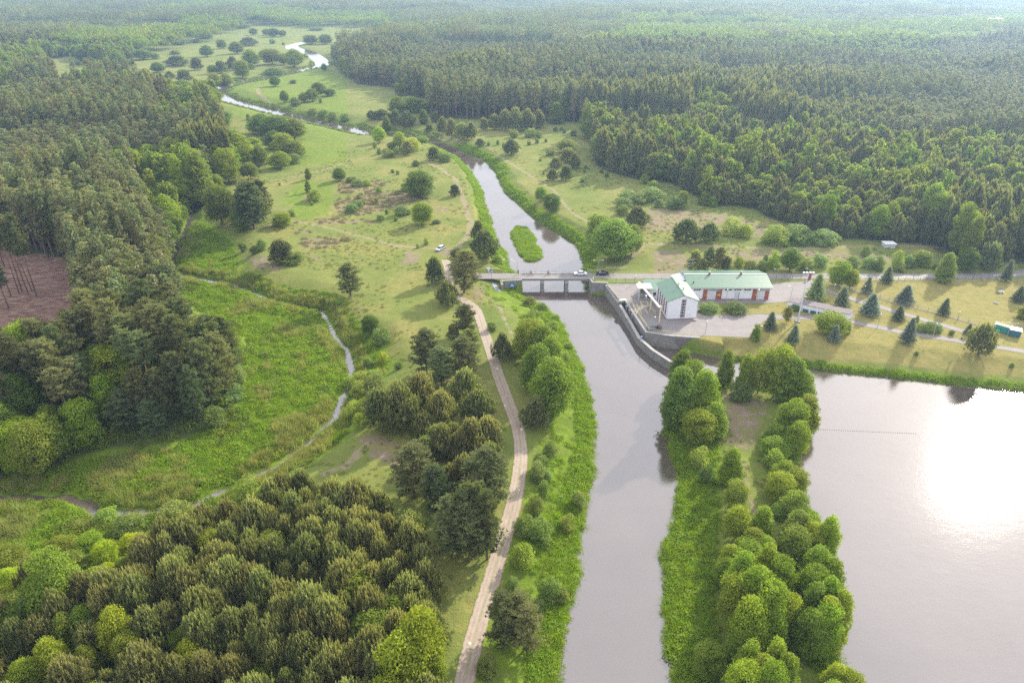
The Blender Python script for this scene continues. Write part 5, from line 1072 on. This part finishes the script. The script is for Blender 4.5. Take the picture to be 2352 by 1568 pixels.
# long service building
X0 = 57.9; o = thing("service_building", "long low building with green roof, brick piers and roller doors", "building", (X0, 203.8, 0)); Lw = 84.25-X0; Dp = 13.6; e4 = 4.45; r6 = 6.05
fx = lambda c_: 62.48+(c_-1095)*.02008-X0
zy = lambda y_: max(0, (602-y_)*.0228)
mb = MB(); mb.add([(0,0,0),(0,Dp,0),(0,Dp,e4),(0,Dp/2,r6),(0,0,e4),(Lw,0,0),(Lw,Dp,0),(Lw,Dp,e4),(Lw,Dp/2,r6),(Lw,0,e4)], [(0,1,2,3,4),(9,8,7,6,5),(0,4,9,5),(1,6,7,2),(0,5,6,1),(4,3,8,9),(3,2,7,8)]).build("wall", M['white'], o)
for s in (0, 1):
    sl2 = (r6-e4)/(Dp/2); ov = .7; ya = -ov if s == 0 else Dp+ov; ze = e4-sl2*ov
    v = [(-.6,Dp/2,r6+.02),(Lw+.6,Dp/2,r6+.02),(Lw+.6,ya,ze+.02),(-.6,ya,ze+.02)]; v += [(x, y, z+.14) for x, y, z in v]
    MB().add(v, [(0,1,2,3),(4,5,6,7),(0,1,5,4),(1,2,6,5),(2,3,7,6),(3,0,4,7)]).build("roof_slope", M['roof'], o)
MB().box(-.62, Dp/2-.15, r6+.15, Lw+.62, Dp/2+.15, r6+.24).build("ridge_cap", M['white'], o); MB().box(-.6, -.78, e4-.33, Lw+.6, -.66, e4-.18).build("gutter", M['pale'], o)
for a, b_ in ((1095,1165),(1310,1402),(1900,1975),(2105,2172)): MB().box(fx(a), -.09, 0, fx(b_), -.001, e4-.3).build("brick_pier", M['brick'], o)
MB().box(fx(1402), -.05, .0, fx(1900), -.002, .3).build("plinth", M['brick'], o); MB().box(0, -.05, 0, fx(1095), -.002, .3).build("plinth", M['brick'], o)
for a, b_, c_, d_ in ((1165,1310,1160,1360),(1975,2105,1965,2165)):
    g = MB().box(fx(a)+.02, -.04, 0, fx(b_)-.02, -.003, 3.15); g = g.build("roller_door", M['pale'], o)
    sl_ = MB()
    for k in range(14): sl_.box(fx(a)+.05, -.055, .1+k*.22, fx(b_)-.05, -.041, .14+k*.22)
    sl_.build("slats", M['white'], g)
    t_ = MB().box(fx(c_), -.16, 3.2, fx(d_), -.092, 4.15).build("transom_window", M['grey'], o); q = MB()
    for k in range(5): q.box(fx(c_)+k*(fx(d_)-fx(c_)-.06)/4, -.19, 3.2, fx(c_)+.06+k*(fx(d_)-fx(c_)-.06)/4, -.161, 4.15)
    q.build("mullions", M['pale'], t_)
for a in (965-30, 1445, 1598, 1755):
    wf = MB().box(fx(a), -.04, 3.2, fx(a)+2.35, -.003, 3.95).build("window", M['whitem'], o); q = MB()
    for k in range(3): q.box(fx(a)+.06+k*.77, -.06, 3.27, fx(a)+.70+k*.77, -.041, 3.88)
    q.build("panes", M['glass'], wf)
d = MB().box(fx(1612), -.06, .05, fx(1680), -.003, 2.7).build("door", M['pale'], o); MB().box(fx(1680), -.07, .05, fx(1688), -.003, 2.8).build("frame", M['dark'], d); MB().box(fx(1606), -1.0, 0, fx(1690), -.08, .12).build("door_step", M['concrete'], o)
for a, b_, z in ((1332,1384,1.7),(1148,1166,1.8),(1950,1968,1.8)): MB().box(fx(a), -.12, z-.25, fx(b_), -.092, z+.2).build("notice", M['sign_yellow'], o)
MB().tube([(Lw+.1,-.4,.1),(Lw+.1,-.4,e4-.3)], .07, 6).build("downpipe", M['white'], o)
for c_ in (1335, 1858):
    x = fx(c_)-1.6; v_ = MB().box(x-.28, Dp/2-.5, r6-.25, x+.28, Dp/2+.05, r6+.65).build("chimney", M['brick'], o); MB().sphere((x,Dp/2-.22,r6+.95), .38, n=10, m=6).build("cowl", M['grey'], v_, sm=True)
MB().tube([(1.6,2.0,5.0),(1.6,2.0,5.7)], .2, 8).build("roof_vent", M['tealdark'], o)
o = thing("gable_shed", "small white gabled shed behind the green annex", "building", (X0-3.4, 209.5, 0)); MB().box(0, 0, 0, 3.0, 6, 3.4).build("wall", M['white'], o)
mb = MB(); mb.add([(-.2,-.2,3.4),(3.2,-.2,4.6),(3.2,6.2,4.6),(-.2,6.2,3.4),(-.2,-.2,3.5),(3.2,-.2,4.7),(3.2,6.2,4.7),(-.2,6.2,3.5)], [(0,1,2,3),(4,5,6,7),(0,1,5,4),(1,2,6,5),(2,3,7,6),(3,0,4,7)]).build("roof", M['white'], o)

# rack cleaner canopy, crane beam and posts
P0 = G('4', 60, 625); hC = top_height(P0[0], P0[1], 0, px('4', 60, 425)[1]); P1 = G('4', 215, 600)
o = thing("rack_cleaner", "steel rack cleaning frame under a flat white canopy", "steel frame", (P0[0], P0[1], 0)); dx = P1[0]-P0[0]
for (x, y) in ((0,0),(dx,0),(0,2.6),(dx,2.6)): MB().box(x-.13, y-.13, 0, x+.13, y+.13, hC).build("post", M['pale'], o)
MB().box(-.6, -.7, hC, dx+.7, 3.4, hC+.22).build("canopy", M['whitem'], o, bev=.03)
MB().box(.2, .2, 2.1, dx-.2, 2.3, 2.3).build("platform", M['grey'], o); MB().box(.5, .5, 2.3, dx-.9, 1.9, 3.6).build("winch_housing", M['dark'], o); MB().box(dx-.75, .4, 2.3, dx-.3, 1.4, 3.4).build("control_cabinet", plain("orange_box", (.5,.28,.12), .6), o)
for k in range(3): MB().tube([(-.1,-.1,2.5+k*.5),(dx,-.1,2.5+k*.5)], .04, 5).build("rail", M['yellow'], o)
B1 = G('4', 250, 795); hB = top_height(B1[0], B1[1], 0, px('4', 265, 545)[1]); B2 = G('4', 397, 980); hB2 = top_height(B2[0], B2[1], 0, px('4', 410, 725)[1]); hb = (hB+hB2)/2
o = thing("crane_runway", "white crane beam on cream posts in front of the powerhouse", "crane beam", (B1[0], B1[1], 0)); ddx, ddy = B2[0]-B1[0], B2[1]-B1[1]
for (x, y) in ((0,0),(ddx,ddy)):
    MB().box(x-.2, y-.2, 0, x+.2, y+.2, hb).build("post", M['cream'], o, bev=.02); MB().box(x-1.2, y-.16, hb-.25, x+.25, y+.16, hb+.1).build("cantilever_arm", M['cream'], o)
u_ = Vector((ddx, ddy, 0)).normalized(); a = Vector((-.9, 0, hb+.1))-u_*9.5; b_ = Vector((ddx-.9, ddy, hb+.1))+u_*1.2
MB().tube([a+Vector((0,0,.2)), b_+Vector((0,0,.2))], [.34,.34], 4).build("beam", M['whitem'], o); MB().box(-1.3, -.5, hb-.9, -.5, .5, hb-.1).build("hoist", M['dark'], o)
# pipes lying in the yard
x, y = G('4', 210, 1110)
for k, (dy, r_, lab) in enumerate(((0,.42,"blue grey steel pipe lying nearest the channel corner"), (1.0,.42,"blue grey steel pipe lying behind the first pipe"))):
    o = thing("steel_pipe", lab, "pipe", (x, y+dy, r_), 0, "pipes lying in the yard"); MB().lathe([(r_,0),(r_,2.6),(r_*.8,2.6),(r_*.8,0),(r_,0)], (0,0,0), 14, 'x').build("shell", plain("pipe_blue", (.12,.15,.2), .5), o, sm=True); MB().lathe([(r_+.07,2.45),(r_+.07,2.6),(r_,2.61)], (0,0,0), 14, 'x').build("flange", M['dark'], o)
x, y = G('4', 400, 1105); o = thing("flanged_ring", "rusty brown flanged pipe ring leaning by the steel pipes", "pipe ring", (x, y, .75), R(35)); MB().lathe([(.75,-.3),(.82,-.3),(.82,.3),(.75,.3),(.6,.2),(.6,-.2),(.75,-.3)], (0,0,0), 16, 'x').build("ring", plain("rust", (.2,.1,.08), .8), o, sm=True); MB().lathe([(.55,-.8),(.55,-.35),(.45,-.35)], (0,0,0), 14, 'x').build("collar", M['dark'], o)
# buoys in the outlet channel
for k, p in enumerate([(1503,792),(1520,822),(1537,848),(1555,875)]):
    x, y = G('1', *p, WZ); o = thing("channel_buoy", "white float in the outlet channel, %s the sluice" % ['nearest','second from','third from','farthest from'][k], "buoy", (x, y, WZ), 0, "white floats in the outlet channel")
    MB().sphere((0,0,.12), .32, n=10, m=6).build("float", M['whitem'], o, sm=True); MB().tube([(0,0,.35),(0,0,.6)], .04, 5).build("stem", M['dark'], o)
for k, p in enumerate([(1630,948),(1629,968),(1631,986)]):
    x, y = G('1', *p, -1.0); o = thing("gauge_board", "small blue and white gauge plate on the divider wall, %s" % ['top','middle','bottom'][k], "gauge plate", (x+.1, y+.2, -1.3+WZ*0), R(-20), "gauge plates on the divider wall")
    MB().box(-.28,-.05,0,.28,.05,.42).build("plate", M['blue'] if k % 2 else M['chrome'], o); MB().box(-.2,-.07,.1,.2,-.05,.2).build("mark", M['whitem'], o)
# blue sign on the wing wall, road sign
x, y = G('1', 393, 470, -1.2); o = thing("wall_sign", "blue and white water sign on the left wing wall", "sign", (x, 218.2, -1.9)); MB().box(-1.0,-.05,0,1.0,.05,1.3).build("board", M['blue'], o); q = MB(); q.box(-.75,-.07,.25,.75,-.051,.38).box(-.6,-.07,.5,.6,-.051,.62); q.add([(-.45,-.07,.72),(.45,-.07,.72),(.1,-.07,1.1),(-.1,-.07,1.1)],[(0,1,2,3)]); q.build("symbol", M['whitem'], o)
x, y = G('1', 197, 392); o = thing("road_sign", "round dark sign on a post at the bridge's left end", "road sign", (x, y, 0)); MB().tube([(0,0,0),(0,0,2.3)], .05, 6).build("post", M['grey'], o); MB().lathe([(0,-.03),(.42,-.03),(.42,.03),(0,.03)], (0,-.08,2.2), 16, 'y').build("disc", M['whitem'], o); MB().lathe([(0,-.05),(.3,-.05),(.3,-.035),(0,-.035)], (0,-.08,2.2), 16, 'y').build("symbol", M['dark'], o)
for nm, pts, w_ in (("path", [G('1',160,288),G('1',210,345),G('1',218,352)], 1.6), ("path", [G('1',215,405,-.3),G('1',232,460,-1.2),G('1',262,530,-2.2)], 1.7)):
    strip(nm, pts, w_, plain("grey_mat", (.25,.27,.31), .7), .12, 3)

# lamps
def lamp(k, x, y, ty, label, style='single', group="lamp posts in the plant"):
    gx_, gy_, gz_ = ground_at(*px(k, x, y)); h = min(top_height(gx_, gy_, gz_, px(k, x, ty)[1]), 17)
    o = thing("lamp_post", label, "lamp post", (gx_, gy_, gz_), 0, group)
    MB().tube([(0,0,-.3),(0,0,h*.4),(0,0,h)], [.09,.075,.055], 6).build("pole", M['grey'], o)
    if style == 'single': MB().sphere((0,0,h+.12), .26, 1, 1, .7, 8, 5).build("lamp_head", M['chrome'], o, sm=True)
    elif style == 'arm': MB().tube([(0,0,h-.1),(-.9,0,h+.15)], .045, 5).build("arm", M['grey'], o); MB().box(-1.6,-.14,h+.08,-.8,.14,h+.24).build("lamp_head", M['chrome'], o, bev=.03)
    else:
        for s in (-1, 1): MB().tube([(0,0,h-.1),(s*1.1,0,h+.2)], .045, 5).build("arm", M['grey'], o); MB().box(min(s*1.1,s*1.9),-.14,h+.13,max(s*1.1,s*1.9),.14,h+.27).build("lamp_head", M['chrome'], o, bev=.03)
lamp('1',350,315,215,"double armed lamp post on the bank left of the river",'double',"lamp posts by the road"); lamp('1',441,332,232,"single lamp post by the bridge's upstream left corner",'arm',"lamp posts by the road"); lamp('1',1215,302,222,"double armed lamp post between the white and black cars",'double',"lamp posts by the road"); lamp('1',1570,445,368,"slim lamp post at the fence left of the annex",'single',"lamp posts by the road")
lamp('1',1745,905,762,"lamp post by the lying pipes at the channel corner"); lamp('1',1652,770,560,"tall slim post between the railed pits"); lamp('2',1553,600,468,"lamp post with bent arm beside the long shelter's upper end",'arm'); lamp('2',805,662,505,"lamp post before the service building's white wall"); lamp('2',1160,662,508,"lamp post before the service building's right roller door")
lamp('2',572,1010,872,"lamp post on the yard's river edge right of the powerhouse"); lamp('2',1192,1080,928,"lamp post beside the clipped thuja at the yard corner"); lamp('2',2050,520,447,"lamp post between the two leafy trees and the upper path")
for k, (a, b_, c_, l) in enumerate([(635,895,746,"lamp post on the lower path below the long shelter"), (1235,1012,850,"lamp post by the juniper bed on the lower path"), (1515,795,724,"lamp post at the lower end of the diagonal fence"), (1885,1045,958,"lamp post right of the big spreading pine"), (2055,985,884,"lamp post in front of the teal containers"), (484,525,440,"lamp post beside the small spruce at the diagonal fence's top")]): lamp('3', a, b_, c_, l)
lamp('2',1402,330,274,"lamp post on the road verge behind the plant, left one of two",'arm',"lamp posts by the road"); lamp('2',1765,320,265,"lamp post on the road verge behind the plant gate",'arm',"lamp posts by the road")
x, y = G('2', 1632, 872); hm = top_height(x, y, 0, px('2', 1632, 312)[1]); o = thing("floodlight_mast", "tall grey lattice mast with white floodlights beside the long shelter", "mast", (x, y, 0))
MB().tube([(0,0,0),(0,0,hm*.5),(0,0,hm)], [.3,.2,.12], 8).build("pole", M['pale'], o); MB().box(-.7,-.7,0,.7,.7,.25).build("base", M['concrete'], o); MB().box(-1.6,-.1,hm-.1,1.6,.1,hm+.05).build("crossbar", M['pale'], o)
for s in (-1.4,-.5,.5,1.4): MB().box(s-.3,-.5,hm+.05,s+.3,.1,hm+.4).build("floodlight", M['chrome'], o, bev=.04)
x, y = G('2', 383, 335); hm = top_height(x, y, 0, px('2', 383, 160)[1]); o = thing("aerial_mast", "thin mast with long aerials beside the service building", "mast", (x, y, 0)); MB().tube([(0,0,0),(0,0,hm)], .1, 6).build("pole", M['dark'], o)
for z, w_ in ((hm-.1,1.6),(hm-1.3,1.9),(hm-2.3,1.4)): MB().tube([(-w_*.5,0,z-.2),(w_,.2,z+.25)], .07, 5).build("aerial", M['chrome'], o)

# fences
def fence(label, pts, h=1.7, sp_=2.6, mat='dark', zoff=0):
    P = [Vector((p[0], p[1], hz1(*p)+zoff)) for p in pts]; o = thing("wire_fence", label, "fence", P[0]); Q_ = [p-P[0] for p in P]; n = 0; stops = []
    for i in range(len(Q_)-1):
        m = max(1, int((Q_[i+1]-Q_[i]).length/sp_)); stops += [Q_[i].lerp(Q_[i+1], k/m) for k in range(m)]
    stops.append(Q_[-1])
    for q in stops[:95]: MB().tube([q-Vector((0,0,.2)), q+Vector((0,0,h))], .05, 5).build("post", M[mat], o)
    mb = MB(); [mb.tube([q+Vector((0,0,h*t)) for q in stops], .014, 3) for t in (.06,.25,.45,.65,.85,.98)]; mb.build("wire", M['grey'], o)
    mb = MB()
    for a, b_ in zip(stops[:-1], stops[1:]): d = (b_-a); nn = Vector((-d.y, d.x, 0)).normalized()*.06; mb.add([a+nn-Vector((0,0,.1)), b_+nn-Vector((0,0,.1)), b_+nn+Vector((0,0,.16)), a+nn+Vector((0,0,.16)), a-nn-Vector((0,0,.1)), b_-nn-Vector((0,0,.1)), b_-nn+Vector((0,0,.16)), a-nn+Vector((0,0,.16))], [(0,1,2,3),(4,7,6,5),(3,2,6,7),(0,4,5,1),(0,3,7,4),(1,5,6,2)])
    mb.build("kerb", plain_cap, o)
fence("wire fence on dark posts between the road and the plant buildings", [G('1',1300,432),G('1',1650,430),G('1',1990,425)], 1.8)
fence("wire fence along the road from the service building to the gate", [G('2',1290,385),G('2',1760,382)], 1.8)
fence("wire fence along the road above the wide lawn", [G('3',110,385),G('3',700,386),G('3',1340,375),G('3',2600,362)], 1.8)
fence("wire fence running diagonally across the lawn", [G('3',55,408),G('3',480,530),G('3',850,635),G('3',1300,750),G('3',1740,875)], 1.5)
# gate pillar, shelter, containers, bench, manhole
x, y = G('2', 1768, 385); o = thing("gate_pillar", "dark brick pillar of the yard gate by the road", "gate pillar", (x, y, 0)); MB().box(-.35,-.35,0,.35,.35,2.4).build("shaft", M['brick'], o); MB().box(-.42,-.42,2.4,.42,.42,2.55).build("cap", plain_cap, o)
A_, B_, C_, D2 = G('2',1520,637,2.4), G('2',2228,787,2.4), G('2',2290,742,2.4), G('2',1572,587,2.4)
o = thing("long_shelter", "long low store with grey felt roof and white front", "shed", (A_[0], A_[1], 0)); rel = [(p[0]-A_[0], p[1]-A_[1]) for p in (A_, B_, C_, D2)]
ins = [Vector(p) for p in rel]; cen = sum(ins, Vector((0,0)))/4; inner = [cen+(p-cen)*.985 for p in ins]
MB().prism([tuple(p) for p in inner], 0, 2.25).build("wall", M['white'], o); MB().prism(rel, 2.253, 2.45).build("roof", M['felt'], o)
d_ = (ins[1]-ins[0]); Ls = d_.length; d_ = d_.normalized(); nn = Vector((d_.y, -d_.x)); ang = math.atan2(d_.y, d_.x)
for k in range(8):
    c0 = inner[0]+d_*(Ls*(k+.55)/8.2); mb = MB(); a = c0-d_*(Ls*.047); b_ = c0+d_*(Ls*.047)
    mb.prism([tuple(a+nn*.02), tuple(b_+nn*.02), tuple(b_+nn*.12), tuple(a+nn*.12)], .05, 1.05).build("bay_door", M['tealdark'], o)
c1, c2 = G('3', 1895, 925), G('3', 2058, 972); o = thing("green_container", "long teal green skip container behind the spreading pine", "container", (c1[0], c1[1], 0), math.atan2(c2[1]-c1[1], c2[0]-c1[0])); Lc = math.dist(c1, c2)
MB().box(0,0,.1,Lc,2.3,2.1).build("body", M['teal'], o, bev=.04); q = MB(); [q.box(.3+k*.7,-.06,.15,.38+k*.7,-.001,2.05) for k in range(int(Lc/.7))]; q.build("ribs", M['teal'], o); MB().box(.15,.15,2.1,Lc-.15,2.15,2.16).build("contents", plain("gravel_fill", (.4,.35,.28), .9), o)
c1, c2 = G('3', 2066, 985), G('3', 2192, 1010); o = thing("covered_container", "dark teal container with pale lid, right of the green one", "container", (c1[0], c1[1], 0), math.atan2(c2[1]-c1[1], c2[0]-c1[0])); Lc = math.dist(c1, c2)
MB().box(0,0,.1,Lc,2.3,2.0).build("body", M['tealdark'], o, bev=.04); MB().box(-.05,-.05,2.0,Lc+.05,2.35,2.25).build("lid", M['whitem'], o, bev=.05)
fence("pale mesh fence enclosing the teal containers", [G('3',1900,870),G('3',2240,905),G('3',2330,960)], 1.6, 2.0, 'grey')
x, y = G('3', 1985, 520); o = thing("park_bench", "pale bench alone on the wide lawn", "bench", (x, y, 0)); MB().box(-.9,-.2,.42,.9,.25,.5).build("seat", M['pale'], o); MB().box(-.9,.22,.5,.9,.3,.95).build("backrest", M['pale'], o)
for s in (-.7,.7): MB().box(s-.05,-.18,0,s+.05,.28,.42).build("leg", M['dark'], o)
x, y = G('3', 1933, 628); o = thing("manhole_ring", "round grey concrete manhole in the lawn below the bench", "manhole", (x, y, 0)); MB().lathe([(.75,0),(.75,.25),(.55,.25),(.55,.05)], n=18).build("ring", M['concrete'], o); MB().lathe([(0,.2),(.55,.2)], n=18).build("lid", M['felt'], o)
x, y, z = ground_at(2040, 567); o = thing("white_shed", "small white roofed shed at the edge of the right wood", "shed", (x, y, z)); MB().box(-2,-1.5,0,2,1.5,1.6).build("wall", M['pale'], o); MB().box(-2.3,-1.8,1.6,2.3,1.8,1.8).build("roof", M['whitem'], o, bev=.05)
for (u, v, lab) in ((2221,54,"far white roofed building in the haze, left one"), (2280,53,"far white roofed building in the haze, right one")):
    x, y = gp(u, v, 9); o = thing("far_building", lab, "building", (x, y, 0), 0, "far buildings"); MB().box(-14,-8,0,14,8,13).build("wall", M['white'], o); MB().add([(-15,-9,13),(15,-9,13),(15,0,17),(-15,0,17),(15,9,13),(-15,9,13)],[(0,1,2,3),(3,2,4,5),(0,3,5),(1,4,2)]).build("roof", M['whitem'], o)
float_mat = plain('faded_red_float', (.42,.28,.25), .6)
# buoy line on the lake
a = Vector((*G('H',722,448,WZ),WZ)); b_ = Vector((*G('H',1150,467,WZ),WZ)); o = thing("buoy_line", "line of small dark floats stretched across the lake", "buoy line", a); d = b_-a; nb_ = 44
MB().tube([(0,0,.02),tuple(d+Vector((0,0,.02)))], .008, 4).build("rope", float_mat, o)
for k in range(nb_): MB().sphere(tuple(d*k/(nb_-1)+Vector((0,0,.05))), .09, n=6, m=4).build("float", float_mat, o)

# ------------------------------------------------------------------ cars
def car(x, y, z, rz, mat, label, hatch=False):
    o = thing("parked_car", label, "car", (x, y, z), rz, "cars by the bridge"); L_ = 2.3; W_ = .88
    body = MB(); prof = [(-L_,.32),(-L_,.62),(-L_+.08,.78),(-1.25,.86),(1.45,.9),(L_-.06,.8),(L_,.6),(L_,.32)]
    body.add([(a, -W_, b_) for a, b_ in prof]+[(a, W_, b_) for a, b_ in prof], [tuple(range(8)), tuple(range(8,16))[::-1]]+[(i, 8+i, 8+(i+1) % 8, (i+1) % 8) for i in range(8)]); bo = body.build("body", mat, o, bev=.09, sm=False)
    top = [(-1.15,.84),(-.45,1.36),(.75,1.40),(1.5 if not hatch else 2.1,.86)] if not hatch else [(-1.15,.84),(-.5,1.42),(1.5,1.45),(2.15,.86)]
    def cab(inset, pr): return [(a, -W_+.05+inset*(b_-.84), b_) for a, b_ in pr]+[(a, W_-.05-inset*(b_-.84), b_) for a, b_ in pr]
    MB().add(cab(.35, top), [(0,1,2,3),(7,6,5,4),(0,4,5,1),(1,5,6,2),(2,6,7,3),(3,7,4,0)]).build("windows", M['glass'], o, bev=.02)
    rx0, rx1 = top[1][0]-.03, top[2][0]+.05; zt = 1.39 if not hatch else 1.44
    MB().box(rx0, -W_+.24, zt-.02, rx1, W_-.24, zt+.05).build("roof", mat, o, bev=.03)
    pl = MB()
    for s in (-1, 1):
        for xa, xb, za, zb_ in ((top[0][0], top[1][0], .84, zt), (top[3][0], top[2][0], .86, zt), (.1, .15, .86, zt)): pl.tube([(xa, s*(W_-.04), za), (xb, s*(W_-.22), zb_)], .045, 5)
    pl.build("pillars", mat, o)
    for a in (-1.42, 1.4):
        for s in (-1, 1):
            wh = MB().lathe([(.0,-.1),(.33,-.1),(.33,.1),(0,.1)], (a, s*(W_-.08), .33), 16, 'y').build("wheel", M['rubber'], o); MB().lathe([(0,.0),(.2,.0),(.2,.01)], (a, s*(W_+.03), .33), 12, 'y').build("rim", M['grey'], wh)
    for s in (-1, 1):
        MB().box(-L_-.01, s*.62-.2, .58, -L_+.08, s*.62+.2, .72).build("headlight", M['chrome'], o, bev=.02); MB().box(L_-.06, s*.65-.17, .62, L_+.01, s*.65+.17, .76).build("tail_light", M['redp'], o)
    MB().box(-L_-.02, -.5, .36, -L_+.02, .5, .5).build("grille", M['dark'], o); return o
white_paint = plain("white_car_paint", (.82,.83,.85), .2, var=.02); 
x0, y0 = G('1', 1045, 352); car(x0, 224.55, .04, 0, white_paint, "white saloon car stopped on the bridge's right end"); x0, y0 = G('1', 1252, 350); car(x0, 224.5, .05, 0, M['black'], "black saloon car on the road right of the bridge")
x, y, z = ground_at(*px('E', 1592, 580)); car(x, y, z, R(62), plain("silver_paint", (.6,.65,.75), .25, metal=.2), "silver blue hatchback parked on the field track", True)
# ------------------------------------------------------------------ people and bicycles
def person(x, y, z, rz, label, pose, top, legs, group="people on the bridge"):
    o = thing("person", label, "person", (x, y, z), rz, group)
    if pose == 'stand': J = {'pelvis':(0,0,.95),'chest':(0,.0,1.28),'neck':(0,0,1.48),'head':(0,-.01,1.62),'crown':(0,0,1.72),'sL':(.19,0,1.42),'eL':(.25,.03,1.14),'hL':(.26,-.05,.9),'fL':(.265,-.09,.8),'sR':(-.19,0,1.42),'eR':(-.25,.03,1.14),'hR':(-.24,-.08,.92),'fR':(-.24,-.12,.82),'kL':(.1,-.02,.5),'aL':(.1,.03,.08),'tL':(.11,-.14,.04),'kR':(-.1,.0,.5),'aR':(-.1,.03,.08),'tR':(-.11,-.14,.04),'hipL':(.09,0,.9),'hipR':(-.09,0,.9)}
    else: J = {'pelvis':(.22,0,.98),'chest':(.05,0,1.3),'neck':(-.02,0,1.5),'head':(-.06,0,1.63),'crown':(-.06,0,1.73),'sL':(0,.19,1.43),'eL':(-.2,.24,1.2),'hL':(-.42,.22,1.06),'fL':(-.5,.22,1.03),'sR':(0,-.19,1.43),'eR':(-.2,-.24,1.2),'hR':(-.42,-.22,1.06),'fR':(-.5,-.22,1.03),'hipL':(.2,.1,.93),'kL':(-.15,.13,.78),'aL':(.02,.13,.38),'tL':(-.14,.13,.33),'hipR':(.2,-.1,.93),'kR':(-.08,-.13,.58),'aR':(.06,-.13,.18),'tR':(-.1,-.13,.13)}
    rad = {'pelvis':.13,'chest':.15,'neck':.055,'head':.1,'crown':.07,'s':.06,'e':.045,'h':.035,'f':.025,'k':.065,'a':.045,'t':.04,'hip':.09}
    def skin(names, edges, nm, m):
        me = bpy.data.meshes.new(nm); me.from_pydata([J[n] for n in names], [(names.index(a), names.index(b_)) for a, b_ in edges], []); me.materials.append(m)
        b_ = link(nm, me, o); sk = b_.modifiers.new("skin", 'SKIN'); sv = me.skin_vertices[0].data
        for i, n in enumerate(names):
            r_ = rad.get(n) or rad.get('hip' if n.startswith('hip') else n[0]); sv[i].radius = (r_*1.12 if nm != 'body' else r_,)*2; sv[i].use_root = (i == 0)
        ss = b_.modifiers.new("sub", 'SUBSURF'); ss.levels = 1; ss.render_levels = 1; return b_
    N_ = ['pelvis','chest','neck','head','crown','sL','eL','hL','fL','sR','eR','hR','fR','hipL','kL','aL','tL','hipR','kR','aR','tR']
    E_ = [('pelvis','chest'),('chest','neck'),('neck','head'),('head','crown'),('chest','sL'),('sL','eL'),('eL','hL'),('hL','fL'),('chest','sR'),('sR','eR'),('eR','hR'),('hR','fR'),('pelvis','hipL'),('hipL','kL'),('kL','aL'),('aL','tL'),('pelvis','hipR'),('hipR','kR'),('kR','aR'),('aR','tR')]
    skin(N_, E_, "body", M['skin'])
    skin(['chest','sL','eL','sR','eR','pelvis'], [('chest','sL'),('sL','eL'),('chest','sR'),('sR','eR'),('chest','pelvis')], "shirt", top)
    skin(['pelvis','hipL','kL','aL','hipR','kR','aR'], [('pelvis','hipL'),('hipL','kL'),('kL','aL'),('pelvis','hipR'),('hipR','kR'),('kR','aR')], "trousers", legs)
    hd = Vector(J['crown']); MB().sphere((hd.x+(.02 if pose != 'stand' else 0), hd.y+(.02 if pose == 'stand' else 0), hd.z-.02), .115, 1, 1, .8, 10, 6).build("hair", plain("dark_hair", (.03,.02,.015), .8), o, sm=True)
    return o
def bicycle(x, y, z, rz, label, mat):
    o = thing("bicycle", label, "bicycle", (x, y, z), rz, "bicycles on the bridge")
    for a in (-.52, .52):
        t = MB().lathe([(.34,-.02),(.36,0),(.34,.02),(.31,.02),(.31,-.02),(.34,-.02)], (a,0,.34), 20, 'y').build("wheel", M['rubber'], o); s_ = MB()
        for k in range(8): s_.tube([(a,0,.34),(a+.32*math.cos(k*.785),0,.34+.32*math.sin(k*.785))], .006, 3)
        s_.build("spokes", M['grey'], t)
    f = MB()
    for p in ([(-.52,0,.34),(-.42,0,.85)],[(-.4,0,.78),(.18,0,.8)],[(-.4,0,.74),(.05,0,.32)],[(.05,0,.32),(.22,0,.92)],[(.05,0,.32),(.52,0,.34)],[(.52,0,.34),(.18,0,.78)]): f.tube(p, .02, 5)
    f.build("frame", mat, o); MB().tube([(-.42,0,.85),(-.44,0,1.0),(-.44,.25,1.03)], .015, 5).tube([(-.44,0,1.0),(-.44,-.25,1.03)], .015, 5).build("handlebar", M['dark'], o); MB().box(.12,-.07,.92,.36,.07,.98).build("saddle", M['dark'], o, bev=.02)
    return o
def bp(x): return G('1', x, 352)[0]
person(bp(452), 224.9, .02, R(10), "person in dark clothes standing at the bridge's left end", 'stand', M['cloth_blue'], M['cloth_dark'])
bicycle(bp(520), 224.7, .02, R(12), "bicycle standing between the standing person and the first rider", M['grey'])
bicycle(bp(572), 224.5, .02, 0, "bicycle under the rider nearest the bridge's left end", M['redp']); person(bp(572), 224.5, .04, 0, "person in black riding a bicycle on the bridge's left half", 'ride', M['cloth_dark'], M['cloth_dark'])
bicycle(bp(738), 224.5, .02, R(180), "bicycle under the rider at the middle of the bridge", M['dark']); person(bp(738), 224.5, .04, R(180), "person in blue riding a bicycle at mid bridge", 'ride', M['cloth_blue'], M['cloth_dark'])

# ------------------------------------------------------------------ the air
m, nt, b = newmat("summer_haze"); nt.nodes.remove(b); vp = N(nt, "ShaderNodeVolumePrincipled"); vp.inputs["Color"].default_value = (.48,.70,1.0,1); vp.inputs["Density"].default_value = .00020; vp.inputs["Anisotropy"].default_value = .5
nt.links.new(vp.outputs[0], nt.nodes["Material Output"].inputs["Volume"])
MB().box(-4400, -120, -8.5, 4400, 4900, 97).build("haze", m, None, kind='stuff')
bpy.data.objects["haze"]["label"] = "pale blue summer haze thickening towards the horizon"
